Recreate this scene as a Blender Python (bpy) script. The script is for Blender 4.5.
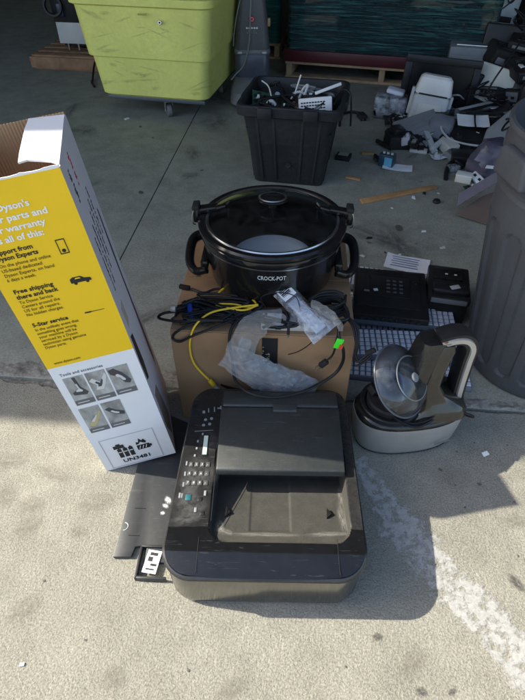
import bpy, bmesh, math, random
from math import sin, cos, pi, radians, sqrt, atan2
from mathutils import Vector, Matrix, Euler, noise

for o in list(bpy.data.objects): bpy.data.objects.remove(o)
S = bpy.context.scene
COL = S.collection
RND = random.Random(7)

# ------------------------------------------------------------------ camera
cd = bpy.data.cameras.new('camera'); cam = bpy.data.objects.new('camera', cd); COL.objects.link(cam)
cd.sensor_fit = 'VERTICAL'; cd.sensor_height = 36.0; cd.lens = 36.0*530/700
cd.clip_start = 0.02; cd.clip_end = 1000
cam.location = (0, 0, 1.33); cam.rotation_euler = (radians(47), 0, radians(5.3))
S.camera = cam

# ------------------------------------------------------------------ light
SUN_SHIFT = Vector((1.19, -0.035, -1.0))          # how far a shadow runs for one metre of height
elev = atan2(1.0, sqrt(1.19**2+0.035**2))
w = bpy.data.worlds.new('World'); S.world = w; w.use_nodes = True
nt = w.node_tree; nt.nodes.clear()
sky = nt.nodes.new('ShaderNodeTexSky'); sky.sky_type = 'NISHITA'; sky.sun_disc = False
sky.sun_elevation = elev
sky.sun_rotation = atan2(-SUN_SHIFT.x, -SUN_SHIFT.y)
sky.air_density = 1.0; sky.dust_density = 2.2; sky.ozone_density = 1.0
bg = nt.nodes.new('ShaderNodeBackground'); bg.inputs[1].default_value = 0.15
wo = nt.nodes.new('ShaderNodeOutputWorld')
nt.links.new(sky.outputs[0], bg.inputs[0]); nt.links.new(bg.outputs[0], wo.inputs[0])
sd = bpy.data.lights.new('sun', 'SUN'); sd.energy = 4.2; sd.angle = radians(0.5); sd.color = (1.0, 0.94, 0.80)
sun = bpy.data.objects.new('sun', sd); COL.objects.link(sun); sun.location = (-4, 0, 6)
sun.rotation_euler = SUN_SHIFT.to_track_quat('-Z', 'Y').to_euler()
S.view_settings.view_transform = 'Standard'; S.view_settings.look = 'None'
S.view_settings.gamma = 1.0; S.view_settings.use_curve_mapping = False
S.view_settings.exposure = 1.2
S.render.engine = 'CYCLES'

# ------------------------------------------------------------------ materials
MATS = {}
def N(nt, t, **kw):
    n = nt.nodes.new('ShaderNode'+t)
    for k, v in kw.items(): setattr(n, k, v)
    return n
def mix_rgb(nt, fac, a, b, blend='MIX'):
    m = nt.nodes.new('ShaderNodeMix'); m.data_type = 'RGBA'; m.blend_type = blend
    for s, v in ((0, fac), (6, a), (7, b)):
        if hasattr(v, 'links'): nt.links.new(v, m.inputs[s])
        elif s == 0: m.inputs[0].default_value = v
        else: m.inputs[s].default_value = (*v[:3], 1)
    return m.outputs[2]
def noise_tex(nt, co, scale, detail=4, rough=.6, dist=0):
    n = N(nt, 'TexNoise'); n.inputs['Scale'].default_value = scale; n.inputs['Detail'].default_value = detail
    n.inputs['Roughness'].default_value = rough; n.inputs['Distortion'].default_value = dist
    nt.links.new(co, n.inputs['Vector']); return n.outputs['Fac']
def ramp(nt, fac, p0, p1, c0=(0,0,0), c1=(1,1,1)):
    r = N(nt, 'ValToRGB'); e = r.color_ramp.elements
    e[0].position = p0; e[1].position = p1; e[0].color = (*c0, 1); e[1].color = (*c1, 1)
    nt.links.new(fac, r.inputs[0]); return r.outputs[0]
def bumpn(nt, h, strength, dist=.002):
    b = N(nt, 'Bump'); b.inputs['Strength'].default_value = strength; b.inputs['Distance'].default_value = dist
    nt.links.new(h, b.inputs['Height']); return b.outputs[0]
def M(name, col, rough=.5, metal=0., var=.12, vs=6., bump=0., bs=120., dust=0., dcol=(.42,.40,.36), ds=14., coat=0., spec=.5, scratch=0.):
    """general painted / moulded surface: mottling, dust patches and scratches are its own wear"""
    if name in MATS: return MATS[name]
    m = bpy.data.materials.new(name); m.use_nodes = True; MATS[name] = m
    nt = m.node_tree; p = nt.nodes['Principled BSDF']
    tc = N(nt, 'TexCoord'); co = tc.outputs['Object']
    c = None
    n1 = noise_tex(nt, co, vs, 5, .6)
    dark = tuple(x*(1-var) for x in col); lite = tuple(min(1, x*(1+var)) for x in col)
    c = mix_rgb(nt, ramp(nt, n1, .3, .7), dark, lite)
    rr = None
    if dust > 0:
        d1 = noise_tex(nt, co, ds, 8, .7, .4); d2 = noise_tex(nt, co, ds*9, 4, .7)
        mm = N(nt, 'Math', operation='MULTIPLY'); nt.links.new(ramp(nt, d1, .30, .80), mm.inputs[0]); nt.links.new(ramp(nt, d2, .3, .7), mm.inputs[1])
        m2 = N(nt, 'Math', operation='MULTIPLY_ADD'); nt.links.new(mm.outputs[0], m2.inputs[0]); m2.inputs[1].default_value = dust*.7; m2.inputs[2].default_value = dust*.18
        c = mix_rgb(nt, m2.outputs[0], c, dcol)
        ma = N(nt, 'Math', operation='MULTIPLY_ADD'); nt.links.new(m2.outputs[0], ma.inputs[0]); ma.inputs[1].default_value = .7; ma.inputs[2].default_value = rough
        ma.use_clamp = True; rr = ma.outputs[0]
    if scratch > 0:
        mp = N(nt, 'Mapping'); mp.inputs['Scale'].default_value = (3, 40, 40); mp.inputs['Rotation'].default_value = (.3, .2, .6)
        nt.links.new(co, mp.inputs[0])
        sc = noise_tex(nt, mp.outputs[0], 6, 3, .5, 1.0)
        m3 = N(nt, 'Math', operation='MULTIPLY'); nt.links.new(ramp(nt, sc, .64, .70), m3.inputs[0]); m3.inputs[1].default_value = scratch
        c = mix_rgb(nt, m3.outputs[0], c, tuple(min(1, x*2.2+.08) for x in col))
    nt.links.new(c, p.inputs['Base Color'])
    if rr is None:
        rn = noise_tex(nt, co, vs*3, 3); ma = N(nt, 'Math', operation='MULTIPLY_ADD'); nt.links.new(rn, ma.inputs[0])
        ma.inputs[1].default_value = .16; ma.inputs[2].default_value = max(0.02, rough-.08); rr = ma.outputs[0]
    nt.links.new(rr, p.inputs['Roughness'])
    p.inputs['Metallic'].default_value = metal; p.inputs['Coat Weight'].default_value = coat; p.inputs['Coat Roughness'].default_value = .08
    p.inputs['Specular IOR Level'].default_value = spec
    if bump > 0: nt.links.new(bumpn(nt, noise_tex(nt, co, bs, 4), bump), p.inputs['Normal'])
    return m
def M_clear(name, tint=(.9,.93,.97), haze=.35, rough=.12, bump=.5, bs=40., fres=.35):
    """thin clear plastic film or glass: transparent with a fresnel gloss and some milky haze"""
    if name in MATS: return MATS[name]
    m = bpy.data.materials.new(name); m.use_nodes = True; MATS[name] = m
    nt = m.node_tree; nt.nodes.clear(); out = N(nt, 'OutputMaterial')
    co = N(nt, 'TexCoord').outputs['Object']
    tr = N(nt, 'BsdfTransparent'); tr.inputs[0].default_value = (*tint, 1)
    df = N(nt, 'BsdfDiffuse'); df.inputs[0].default_value = (*[min(1, t*.85) for t in tint], 1)
    gl = N(nt, 'BsdfGlossy'); gl.inputs['Roughness'].default_value = rough
    fr = N(nt, 'LayerWeight'); fr.inputs[0].default_value = fres
    m1 = N(nt, 'MixShader'); m2 = N(nt, 'MixShader')
    hz = noise_tex(nt, co, bs*.7, 4); hm = N(nt, 'Math', operation='MULTIPLY'); nt.links.new(ramp(nt, hz, .3, .75), hm.inputs[0]); hm.inputs[1].default_value = haze*2
    hm.use_clamp = True
    nt.links.new(hm.outputs[0], m1.inputs[0]); nt.links.new(tr.outputs[0], m1.inputs[1]); nt.links.new(df.outputs[0], m1.inputs[2])
    nt.links.new(fr.outputs['Fresnel'], m2.inputs[0]); nt.links.new(m1.outputs[0], m2.inputs[1]); nt.links.new(gl.outputs[0], m2.inputs[2])
    if bump > 0:
        b = bumpn(nt, noise_tex(nt, co, bs, 5, .6, .6), bump, .006)
        nt.links.new(b, gl.inputs['Normal']); nt.links.new(b, fr.inputs['Normal']); nt.links.new(b, df.inputs['Normal'])
    nt.links.new(m2.outputs[0], out.inputs[0]); return m

def M_concrete(name, base, tint, dark, fine, bump, rough=.85, patch=1.0, grain=.52):
    m = bpy.data.materials.new(name); m.use_nodes = True; MATS[name] = m
    nt = m.node_tree; p = nt.nodes['Principled BSDF']; co = N(nt, 'TexCoord').outputs['Object']
    a = noise_tex(nt, co, 1.7, 6, .65, .3); b = noise_tex(nt, co, 9, 6, .7); g = noise_tex(nt, co, fine, 3, .8); g2 = noise_tex(nt, co, fine*2.3, 2, .6)
    c = mix_rgb(nt, ramp(nt, a, .35, .68), dark, base)
    c = mix_rgb(nt, ramp(nt, b, .35, .75), c, tint)
    k = mix_rgb(nt, ramp(nt, g, .30, .72, (.55,.55,.55), (1.28,1.28,1.28)), (0,0,0), (1,1,1)); 
    gr = ramp(nt, g, .34, .66, (grain,grain*.97,grain*.92), (1.0,1.0,1.0))
    c = mix_rgb(nt, 1.0, c, gr, 'MULTIPLY')
    sp = ramp(nt, g2, .66, .72); sm = N(nt, 'Math', operation='MULTIPLY'); nt.links.new(sp, sm.inputs[0]); sm.inputs[1].default_value = .45*patch
    c = mix_rgb(nt, sm.outputs[0], c, tuple(x*.45 for x in base))
    lt = ramp(nt, g2, .24, .30, (1,1,1), (0,0,0)); lm = N(nt, 'Math', operation='MULTIPLY'); nt.links.new(lt, lm.inputs[0]); lm.inputs[1].default_value = .35*patch
    c = mix_rgb(nt, lm.outputs[0], c, tuple(min(1, x*1.5) for x in base))
    st = noise_tex(nt, co, 3.3, 3, .5, .2); s2 = N(nt, 'Math', operation='MULTIPLY'); nt.links.new(ramp(nt, st, .62, .70), s2.inputs[0]); s2.inputs[1].default_value = .30*patch
    c = mix_rgb(nt, s2.outputs[0], c, tuple(x*.5 for x in dark))
    nt.links.new(c, p.inputs['Base Color']); p.inputs['Roughness'].default_value = rough; p.inputs['Specular IOR Level'].default_value = .3
    ad = N(nt, 'Math', operation='ADD'); nt.links.new(g, ad.inputs[0]); nt.links.new(noise_tex(nt, co, fine*.35, 4), ad.inputs[1])
    nt.links.new(bumpn(nt, ad.outputs[0], bump, .003), p.inputs['Normal'])
    return m
def M_card(name, col, ridge=0., axis=0):
    m = bpy.data.materials.new(name); m.use_nodes = True; MATS[name] = m
    nt = m.node_tree; p = nt.nodes['Principled BSDF']; co = N(nt, 'TexCoord').outputs['Object']
    a = noise_tex(nt, co, 7, 5); mp = N(nt, 'Mapping'); mp.inputs['Scale'].default_value = (20, 20, 160) if axis == 0 else (160, 160, 20); nt.links.new(co, mp.inputs[0])
    b = noise_tex(nt, mp.outputs[0], 3, 4)
    c = mix_rgb(nt, ramp(nt, a, .3, .7), tuple(x*.86 for x in col), tuple(min(1,x*1.08) for x in col))
    c = mix_rgb(nt, ramp(nt, b, .3, .75, (0,0,0), (.25,.25,.25)), c, tuple(x*.72 for x in col))
    nt.links.new(c, p.inputs['Base Color']); p.inputs['Roughness'].default_value = .85; p.inputs['Specular IOR Level'].default_value = .2
    if ridge > 0:
        wv = N(nt, 'TexWave'); wv.wave_type = 'BANDS'; wv.bands_direction = 'X' if axis == 0 else 'Z'; wv.inputs['Scale'].default_value = 45; wv.inputs['Distortion'].default_value = .3
        nt.links.new(co, wv.inputs['Vector'])
        nt.links.new(bumpn(nt, wv.outputs['Fac'], ridge, .002), p.inputs['Normal'])
    else: nt.links.new(bumpn(nt, a, .25, .004), p.inputs['Normal'])
    return m
def M_flat(name, col, rough=.55, spec=.4):      # printed ink
    if name in MATS: return MATS[name]
    m = bpy.data.materials.new(name); m.use_nodes = True; MATS[name] = m
    nt = m.node_tree; p = nt.nodes['Principled BSDF']; co = N(nt, 'TexCoord').outputs['Object']
    nt.links.new(mix_rgb(nt, ramp(nt, noise_tex(nt, co, 25, 4), .3, .7), tuple(x*.93 for x in col), col), p.inputs['Base Color'])
    p.inputs['Roughness'].default_value = rough; p.inputs['Specular IOR Level'].default_value = spec; return m

conc = M_concrete('concrete_outside', (.365,.35,.29), (.43,.415,.35), (.28,.268,.225), 215, 1.0, .85, .8, .46)
floorm = M_concrete('concrete_inside', (.34,.35,.295), (.41,.42,.355), (.235,.24,.205), 110, .25, .65, .7, .66)
rubble = M_concrete('concrete_broken', (.36,.345,.30), (.48,.46,.42), (.12,.115,.10), 60, 1.0)
dirt = M('dirt', (.06,.055,.045), .95, bump=.6, bs=80)
BLK = M('black_plastic', (.012,.012,.014), .36, dust=.07, ds=8, bump=.05, spec=.28)
BLKG = M('black_gloss', (.006,.0065,.008), .10, dust=.08, ds=18, scratch=.15, spec=.6)
BLKM = M('black_matte', (.013,.013,.014), .6, dust=.06, ds=10, bump=.15, bs=300, spec=.22)
BLKR = M('black_rubber', (.009,.009,.010), .45, var=.2, spec=.35)
GREY = M('grey_plastic', (.17,.18,.19), .5, dust=.2)
LGREY = M('pale_grey_plastic', (.50,.52,.52), .5, dust=.25, dcol=(.25,.23,.2))
WHITE = M('white_plastic', (.74,.74,.71), .45, dust=.15, dcol=(.35,.33,.28))
BEIGE = M('beige_plastic', (.58,.58,.52), .5, dust=.2, dcol=(.3,.28,.24))
STEEL = M('steel', (.55,.56,.57), .32, metal=1., var=.1)
SILV = M('silver_paint', (.50,.485,.455), .32, metal=.5, dust=.2, dcol=(.35,.32,.27), bump=.04)
WOOD = M('pallet_wood', (.42,.29,.17), .8, var=.3, vs=9, bump=.4, bs=60)
WOODD = M('old_wood', (.26,.15,.085), .8, var=.35, vs=9, bump=.4, bs=60)
PCB = M('circuit_green', (.018,.075,.035), .4, var=.4, vs=60)
PAPER = M('paper_white', (.78,.79,.80), .7, var=.05)
BLUEP = M('blue_plastic', (.02,.07,.38), .4)
YEL = M('yellow_cable', (.78,.52,.02), .4)
PURP = M('purple_grey', (.16,.14,.22), .6)

# ------------------------------------------------------------------ mesh helpers
class MB:
    def __init__(s): s.v = []; s.f = []
    def add(s, v, f):
        b = len(s.v); s.v += [Vector(p) for p in v]; s.f += [tuple(i+b for i in q) for q in f]; return s
    def box(s, c, d, rot=None, taper=1.):
        x, y, z = d[0]/2, d[1]/2, d[2]/2; v = []
        for k, t in ((-1, 1.), (1, taper)):
            v += [Vector((-x*t, -y*t, z*k)), Vector((x*t, -y*t, z*k)), Vector((x*t, y*t, z*k)), Vector((-x*t, y*t, z*k))]
        if rot is not None:
            R = Euler(rot).to_matrix(); v = [R@p for p in v]
        v = [p+Vector(c) for p in v]
        return s.add(v, [(3,2,1,0), (4,5,6,7), (0,1,5,4), (1,2,6,5), (2,3,7,6), (3,0,4,7)])
    def cyl(s, p0, p1, r0, r1=None, n=16, caps=True):
        r1 = r0 if r1 is None else r1; p0, p1 = Vector(p0), Vector(p1); d = (p1-p0).normalized()
        a = d.orthogonal().normalized(); b = d.cross(a)
        v = [p0+(a*cos(2*pi*i/n)+b*sin(2*pi*i/n))*r0 for i in range(n)]+[p1+(a*cos(2*pi*i/n)+b*sin(2*pi*i/n))*r1 for i in range(n)]
        f = [(i, (i+1) % n, n+(i+1) % n, n+i) for i in range(n)]
        if caps: f += [tuple(range(n-1, -1, -1)), tuple(range(n, 2*n))]
        return s.add(v, f)
    def tube(s, pts, r, n=8, flat=1.):
        pts = [Vector(p) for p in pts]; m = len(pts); rs = r if isinstance(r, (list, tuple)) else [r]*m
        v = []; a = None
        for i, p in enumerate(pts):
            d = (pts[min(i+1, m-1)]-pts[max(i-1, 0)])
            d = d.normalized() if d.length > 1e-9 else Vector((0,0,1))
            if a is None: a = d.orthogonal().normalized()
            a = (a-d*a.dot(d)); a = a.normalized() if a.length > 1e-6 else d.orthogonal().normalized(); b = d.cross(a)
            v += [p+(a*cos(2*pi*j/n)+b*sin(2*pi*j/n)*flat)*rs[i] for j in range(n)]
        f = [(i*n+j, i*n+(j+1) % n, (i+1)*n+(j+1) % n, (i+1)*n+j) for i in range(m-1) for j in range(n)]
        f += [tuple(range(n-1, -1, -1)), tuple(range((m-1)*n, m*n))]
        return s.add(v, f)
    def lathe(s, prof, n=48, c=(0,0,0), sx=1., sy=1., closed=False):
        v = []; f = []; k = len(prof)
        for r, z in prof:
            v += [Vector((c[0]+r*sx*cos(2*pi*i/n), c[1]+r*sy*sin(2*pi*i/n), c[2]+z)) for i in range(n)]
        for a in range(k-1 if not closed else k):
            b = (a+1) % k
            f += [(a*n+i, a*n+(i+1) % n, b*n+(i+1) % n, b*n+i) for i in range(n)]
        return s.add(v, f)
    def loft(s, rings, cap0=True, cap1=True):
        n = len(rings[0]); v = [p for r in rings for p in r]
        f = [(a*n+i, a*n+(i+1) % n, (a+1)*n+(i+1) % n, (a+1)*n+i) for a in range(len(rings)-1) for i in range(n)]
        if cap0: f.append(tuple(range(n-1, -1, -1)))
        if cap1: f.append(tuple(range((len(rings)-1)*n, len(rings)*n)))
        return s.add(v, f)
    def prism(s, outline, y0, y1, axis='y'):
        """outline of (a, b): axis 'y' -> points (a, y, b); axis 'z' -> (a, b, z); axis 'x' -> (x, a, b)"""
        g = {'y': lambda a, b, t: Vector((a, t, b)), 'z': lambda a, b, t: Vector((a, b, t)), 'x': lambda a, b, t: Vector((t, a, b))}[axis]
        n = len(outline); v = [g(a, b, y0) for a, b in outline]+[g(a, b, y1) for a, b in outline]
        return s.add(v, [tuple(range(n)), tuple(range(2*n-1, n-1, -1))]+[(i, n+i, n+(i+1) % n, (i+1) % n) for i in range(n)])
    def xf(s, mat):
        s.v = [mat@p for p in s.v]; return s
    def build(s, name, mat, parent=None, loc=None, rot=None, smooth=True, bev=0., seg=2, ang=35):
        me = bpy.data.meshes.new(name); me.from_pydata(s.v, [], s.f)
        bm = bmesh.new(); bm.from_mesh(me)
        bmesh.ops.recalc_face_normals(bm, faces=bm.faces)
        if bev > 0:
            es = [e for e in bm.edges if len(e.link_faces) == 2 and e.calc_face_angle(0) > radians(30)]
            if es: bmesh.ops.bevel(bm, geom=es, offset=bev, segments=seg, profile=.5, affect='EDGES', clamp_overlap=True)
        bm.to_mesh(me); bm.free()
        if smooth:
            me.polygons.foreach_set('use_smooth', [True]*len(me.polygons)); me.set_sharp_from_angle(angle=radians(ang))
        me.materials.append(mat)
        o = bpy.data.objects.new(name, me); COL.objects.link(o)
        if parent is not None: o.parent = parent
        if loc is not None: o.location = loc
        if rot is not None: o.rotation_euler = rot
        return o
def rr_ring(hx, hy, r, z, n=6, cx=0., cy=0.):
    p = []
    for sx, sy, a0 in ((1,1,0), (-1,1,pi/2), (-1,-1,pi), (1,-1,1.5*pi)):
        for i in range(n+1):
            a = a0+pi/2*i/n; p.append(Vector((cx+sx*(hx-r)+r*cos(a), cy+sy*(hy-r)+r*sin(a), z)))
    return p
def spline(pts, k=8):
    P = [Vector(p) for p in pts]; P = [P[0]*2-P[1]]+P+[P[-1]*2-P[-2]]; out = []
    for i in range(1, len(P)-2):
        a, b, c, d = P[i-1:i+3]
        for j in range(k):
            t = j/k; out.append(.5*((2*b)+(c-a)*t+(2*a-5*b+4*c-d)*t*t+(3*b-a-3*c+d)*t**3))
    out.append(P[-2]); return out
def tag(o, label, cat, group=None, kind=None):
    if label: o['label'] = label
    if cat: o['category'] = cat
    if group: o['group'] = group
    if kind: o['kind'] = kind
    return o
def thing(name, label, cat, loc=(0,0,0), rz=0., group=None, rot=None):
    o = bpy.data.objects.new(name, None); COL.objects.link(o); o.empty_display_size = .05
    o.location = loc; o.rotation_euler = rot if rot else (0, 0, rz)
    return tag(o, label, cat, group)
def B(name, d, mat, parent=None, loc=(0,0,0), rot=None, bev=.003, seg=2, c=(0,0,0), taper=1.):
    return MB().box(c, d, taper=taper).build(name, mat, parent, loc, rot, bev=bev, seg=seg)
def cable(name, pts, r, mat, parent=None, k=8, n=8):
    return MB().tube(spline(pts, k), r, n).build(name, mat, parent)
def text(s, size, mat, parent, loc, rot=(pi/2, 0, 0), width=None, bold=0., align='LEFT', name='lettering', depth=.0003):
    cu = bpy.data.curves.new('lettering', 'FONT'); cu.body = s; cu.size = size; cu.offset = bold; cu.resolution_u = 2; cu.extrude = depth; cu.align_x = align
    t = bpy.data.objects.new('lettering', cu); COL.objects.link(t)
    me = bpy.data.meshes.new_from_object(t); bpy.data.objects.remove(t); bpy.data.curves.remove(cu)
    if width and len(me.vertices):
        xs = [v.co.x for v in me.vertices]; k = width/(max(xs)-min(xs))
        for v in me.vertices: v.co.x *= k
    me.materials.clear(); me.materials.append(mat)
    o = bpy.data.objects.new(name, me); COL.objects.link(o); o.parent = parent; o.location = loc; o.rotation_euler = rot
    return o
def copy_tree(o, parent=None):
    c = o.copy(); COL.objects.link(c); c.parent = parent
    for ch in list(o.children): copy_tree(ch, c)
    return c

# ================================================================== THE SETTING
def sheet(name, x0, x1, y0, y1, z, mat, nx=1, ny=1):
    v = [(x0+(x1-x0)*i/nx, y0+(y1-y0)*j/ny, z) for j in range(ny+1) for i in range(nx+1)]
    f = [(j*(nx+1)+i, j*(nx+1)+i+1, (j+1)*(nx+1)+i+1, (j+1)*(nx+1)+i) for j in range(ny) for i in range(nx)]
    return MB().add(v, f).build(name, mat)
g = sheet('ground', -300, 300, -300, 300, -.06, dirt); g['kind'] = 'structure'
# outdoor apron with a chipped inner edge along the doorway joint
xs = [-40, -10, -4, -2.2]+[-2.0+4.0*i/420 for i in range(421)]+[2.2, 4, 10, 40]
def edge(x): 
    e = 1.196+.004*noise.noise((x*30, 0, 0))
    c = noise.noise((x*7.0, 3.1, 0)); 
    if x < -.15: e -= max(0, c+.05)*.075+max(0, noise.noise((x*34, 9, 0)))*.022
    else: e -= max(0, c-.25)*.02
    return e
top = [(x, edge(x), 0) for x in xs]; lip = [(x, edge(x)-.006, .0) for x in xs]; low = [(x, edge(x)+.004, -.03) for x in xs]; far = [(x, -60, 0) for x in xs]; mid = [(x, .2, 0) for x in xs]
m = MB(); n = len(xs); m.add(far+mid+lip+[(a, b, -.004) for a, b, c in top]+low, [(k*n+i, k*n+i+1, (k+1)*n+i+1, (k+1)*n+i) for k in range(4) for i in range(n-1)])
apron = m.build('concrete_apron', conc, smooth=False); apron['kind'] = 'structure'
# warehouse floor in slabs, cut by a saw joint running back from the doorway
fl = MB()
for x0, x1 in ((-14, -.8285), (-.8235, 9)):
    fl.box(((x0+x1)/2, (1.206+14)/2, -.02), (x1-x0, 14-1.206, .04))
floor = fl.build('warehouse_floor', floorm, bev=.0015, seg=1); floor['kind'] = 'structure'
# dirt and broken concrete lying in the doorway joint
m = MB(); nx, ny = 500, 10; v = []
for j in range(ny+1):
    for i in range(nx+1):
        x = -2+4*i/nx; y = 1.075+.14*j/ny
        h = -.019+.011*noise.noise((x*22, y*22, 1))+.007*noise.noise((x*70, y*70, 4))
        v.append((x, y, min(h, -.0045 if y < 1.19 else -.008)))
m.add(v, [(j*(nx+1)+i, j*(nx+1)+i+1, (j+1)*(nx+1)+i+1, (j+1)*(nx+1)+i) for j in range(ny) for i in range(nx)])
jf = m.build('joint_bed', rubble); jf['kind'] = 'structure'
# crumbs of concrete: too small to tell apart
m = MB()
for i in range(420):
    x = RND.uniform(-1.5, 1.2); y = 1.17+RND.gauss(0, .035); r = RND.uniform(.0012, .0045)*(1.6 if RND.random() < .1 else 1)
    if x > -.2: y = 1.2+RND.gauss(0, .02); r *= .6
    q = [Vector((RND.uniform(-1,1), RND.uniform(-1,1), RND.uniform(-.6,.6))).normalized()*r*RND.uniform(.7,1.2) for _ in range(6)]
    bmv = [(r,0,0),(-r,0,0),(0,r,0),(0,-r,0),(0,0,r*.7),(0,0,-r*.3)]
    bmv = [Vector(a)+b*.5+Vector((x, y, r*.2 if y < 1.15 or y > 1.21 else -.004)) for a, b in zip(bmv, q)]
    m.add(bmv, [(0,2,4),(2,1,4),(1,3,4),(3,0,4),(2,0,5),(1,2,5),(3,1,5),(0,3,5)])
o = m.build('concrete_crumbs', rubble, smooth=False); tag(o, 'loose crumbs of concrete along the cracked doorway joint', 'gravel', kind='stuff')
# worn painted stripe
def M_worn():
    m = bpy.data.materials.new('worn_paint'); m.use_nodes = True; nt = m.node_tree; p = nt.nodes['Principled BSDF']; out = nt.nodes['Material Output']
    co = N(nt, 'TexCoord').outputs['Object']
    p.inputs['Roughness'].default_value = .8
    nt.links.new(mix_rgb(nt, ramp(nt, noise_tex(nt, co, 160, 3), .35, .65), (.40,.395,.375), (.54,.535,.515)), p.inputs['Base Color'])
    at = N(nt, 'Attribute'); at.attribute_name = 'across'
    nz = noise_tex(nt, co, 42, 5, .6); big = noise_tex(nt, co, 10, 3, .6); n3 = noise_tex(nt, co, 230, 2, .5)
    def mad(x, k, y):
        q = N(nt, 'Math', operation='MULTIPLY_ADD'); nt.links.new(x, q.inputs[0]); q.inputs[1].default_value = k
        if hasattr(y, 'links'): nt.links.new(y, q.inputs[2])
        else: q.inputs[2].default_value = y
        return q.outputs[0]
    a = mad(big, .45, mad(nz, 1.0, mad(n3, .30, mad(at.outputs['Fac'], .26, -.45))))
    k = ramp(nt, a, .52, .72); tr = N(nt, 'BsdfTransparent'); mx = N(nt, 'MixShader')
    k2 = N(nt, 'Math', operation='MULTIPLY'); nt.links.new(k, k2.inputs[0]); k2.inputs[1].default_value = .66
    nt.links.new(k2.outputs[0], mx.inputs[0]); nt.links.new(tr.outputs[0], mx.inputs[1]); nt.links.new(p.outputs[0], mx.inputs[2]); nt.links.new(mx.outputs[0], out.inputs[0])
    nt.links.new(bumpn(nt, nz, .3), p.inputs['Normal']); return m
pl = [(.18,.95), (.200,.860), (.245,.722), (.33,.611), (.401,.52), (.51,.378), (.71,.10)]; prr = [(.225,.985), (.262,.920), (.353,.802), (.44,.702), (.522,.595), (.61,.46), (.86,.10)]
V_ = []
for (a, b), (c, d) in zip(pl, prr): V_ += [(a+(c-a)*t, b+(d-b)*t, .003) for t in (0, .25, .75, 1)]
o = MB().add(V_, [(4*i+k, 4*i+k+1, 4*i+5+k, 4*i+4+k) for i in range(6) for k in range(3)]).build('painted_stripe', M_worn()); o['kind'] = 'structure'
at_ = o.data.attributes.new('across', 'FLOAT', 'POINT'); at_.data.foreach_set('value', [0. if i % 4 in (0, 3) else 1. for i in range(len(V_))])
# dark gum and oil spots on the apron
stain = M('stain', (.10,.09,.075), .8, var=.3, vs=30)
def blob(x, y, r, z=.0022, sq=1.):
    n = 18; ph = RND.random()*9; a0 = RND.random()*3
    v = []
    for i in range(n):
        a = 2*pi*i/n; q = r*(1+.16*noise.noise((cos(a)*1.3+ph, sin(a)*1.3, ph))); u, w_ = q*cos(a), q*sin(a)*sq
        v.append((x+u*cos(a0)-w_*sin(a0), y+u*sin(a0)+w_*cos(a0), z))
    return MB().add(v+[(x, y, z)], [(i, (i+1) % n, n) for i in range(n)])
for x, y, r, q in ((-.599,.524,.003,1), (.63,.86,.003,1), (.475,.90,.003,1), (.50,1.02,.003,1), (.56,1.06,.003,1), (.66,1.06,.003,1), (.15,.40,.003,.5), (-.2,.36,.003,1), (-.45,.4,.003,.6), (.49,.83,.003,1), (.60,.70,.004,.4)):
    blob(x, y, r, sq=q).build('stain', stain, apron)
for x, y, r in ((-1.15,3.53,.016), (-1.02,3.35,.012), (-.62,2.9,.012), (-.58,2.45,.018), (.66,2.63,.012), (.45,2.35,.03), (-1.6,4.3,.02), (.3,2.2,.012), (-.9,2.6,.02)):
    blob(x, y, r, sq=.6).build('stain', stain, floor)
def M_soft(name, col, amount):
    m = bpy.data.materials.new(name); m.use_nodes = True; nt = m.node_tree; p = nt.nodes['Principled BSDF']; out = nt.nodes['Material Output']; co = N(nt, 'TexCoord').outputs['Object']
    p.inputs['Base Color'].default_value = (*col, 1); p.inputs['Roughness'].default_value = .8
    ln = N(nt, 'VectorMath', operation='LENGTH'); nt.links.new(co, ln.inputs[0]); f1 = ramp(nt, ln.outputs['Value'], .35, 1.0, (1,1,1), (0,0,0))
    f2 = ramp(nt, noise_tex(nt, co, 2.2, 6, .65), .35, .62); mu = N(nt, 'Math', operation='MULTIPLY'); nt.links.new(f1, mu.inputs[0]); nt.links.new(f2, mu.inputs[1])
    m2 = N(nt, 'Math', operation='MULTIPLY'); nt.links.new(mu.outputs[0], m2.inputs[0]); m2.inputs[1].default_value = amount
    tr = N(nt, 'BsdfTransparent'); mx = N(nt, 'MixShader'); nt.links.new(m2.outputs[0], mx.inputs[0]); nt.links.new(tr.outputs[0], mx.inputs[1]); nt.links.new(p.outputs[0], mx.inputs[2]); nt.links.new(mx.outputs[0], out.inputs[0]); return m
SOFT = M_soft('old_stain', (.20,.18,.145), .42); SOFTD = M_soft('old_dark_stain', (.07,.07,.062), .42)
disc = blob(0, 0, 1.0, 0.)
def soft(x, y, sx, sy, rz, mt, parent, z=.0014):
    o = MB().add([(cos(2*pi*i/24), sin(2*pi*i/24), 0) for i in range(24)], [tuple(range(24))]).build('stain', mt, parent, (x, y, z), (0, 0, rz)); o.scale = (sx, sy, 1)
for x, y, sx, sy, rz in ((-.721,.726,.05,.04,.3), (-.70,.66,.055,.035,.8), (-.545,.745,.075,.045,.5), (-.80,.74,.04,.05,0), (-.56,.66,.03,.025,.2), (-.86,.86,.09,.04,.1), (-.70,.83,.07,.035,-.2), (-.10,.33,.05,.03,.6), (-.36,.33,.035,.03,.1), (.62,.80,.05,.03,.2), (.30,.42,.05,.03,.9), (.68,.55,.06,.04,0), (-.62,.45,.06,.04,1.0)):
    soft(x, y, sx, sy, rz, SOFT, apron, .0014+.0001*RND.random())
GUM = M_soft('gum_spot', (.075,.07,.06), .95)
for x, y, sx, sy, rz in ((.224,.469,.013,.010,.3), (.578,.628,.026,.015,-.9), (.312,.366,.013,.011,0), (.379,.372,.012,.007,.7), (.545,.91,.008,.007,0), (.44,.95,.008,.007,0)): soft(x, y, sx*1.15, sy*1.15, rz, GUM, apron, .0019)
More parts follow.
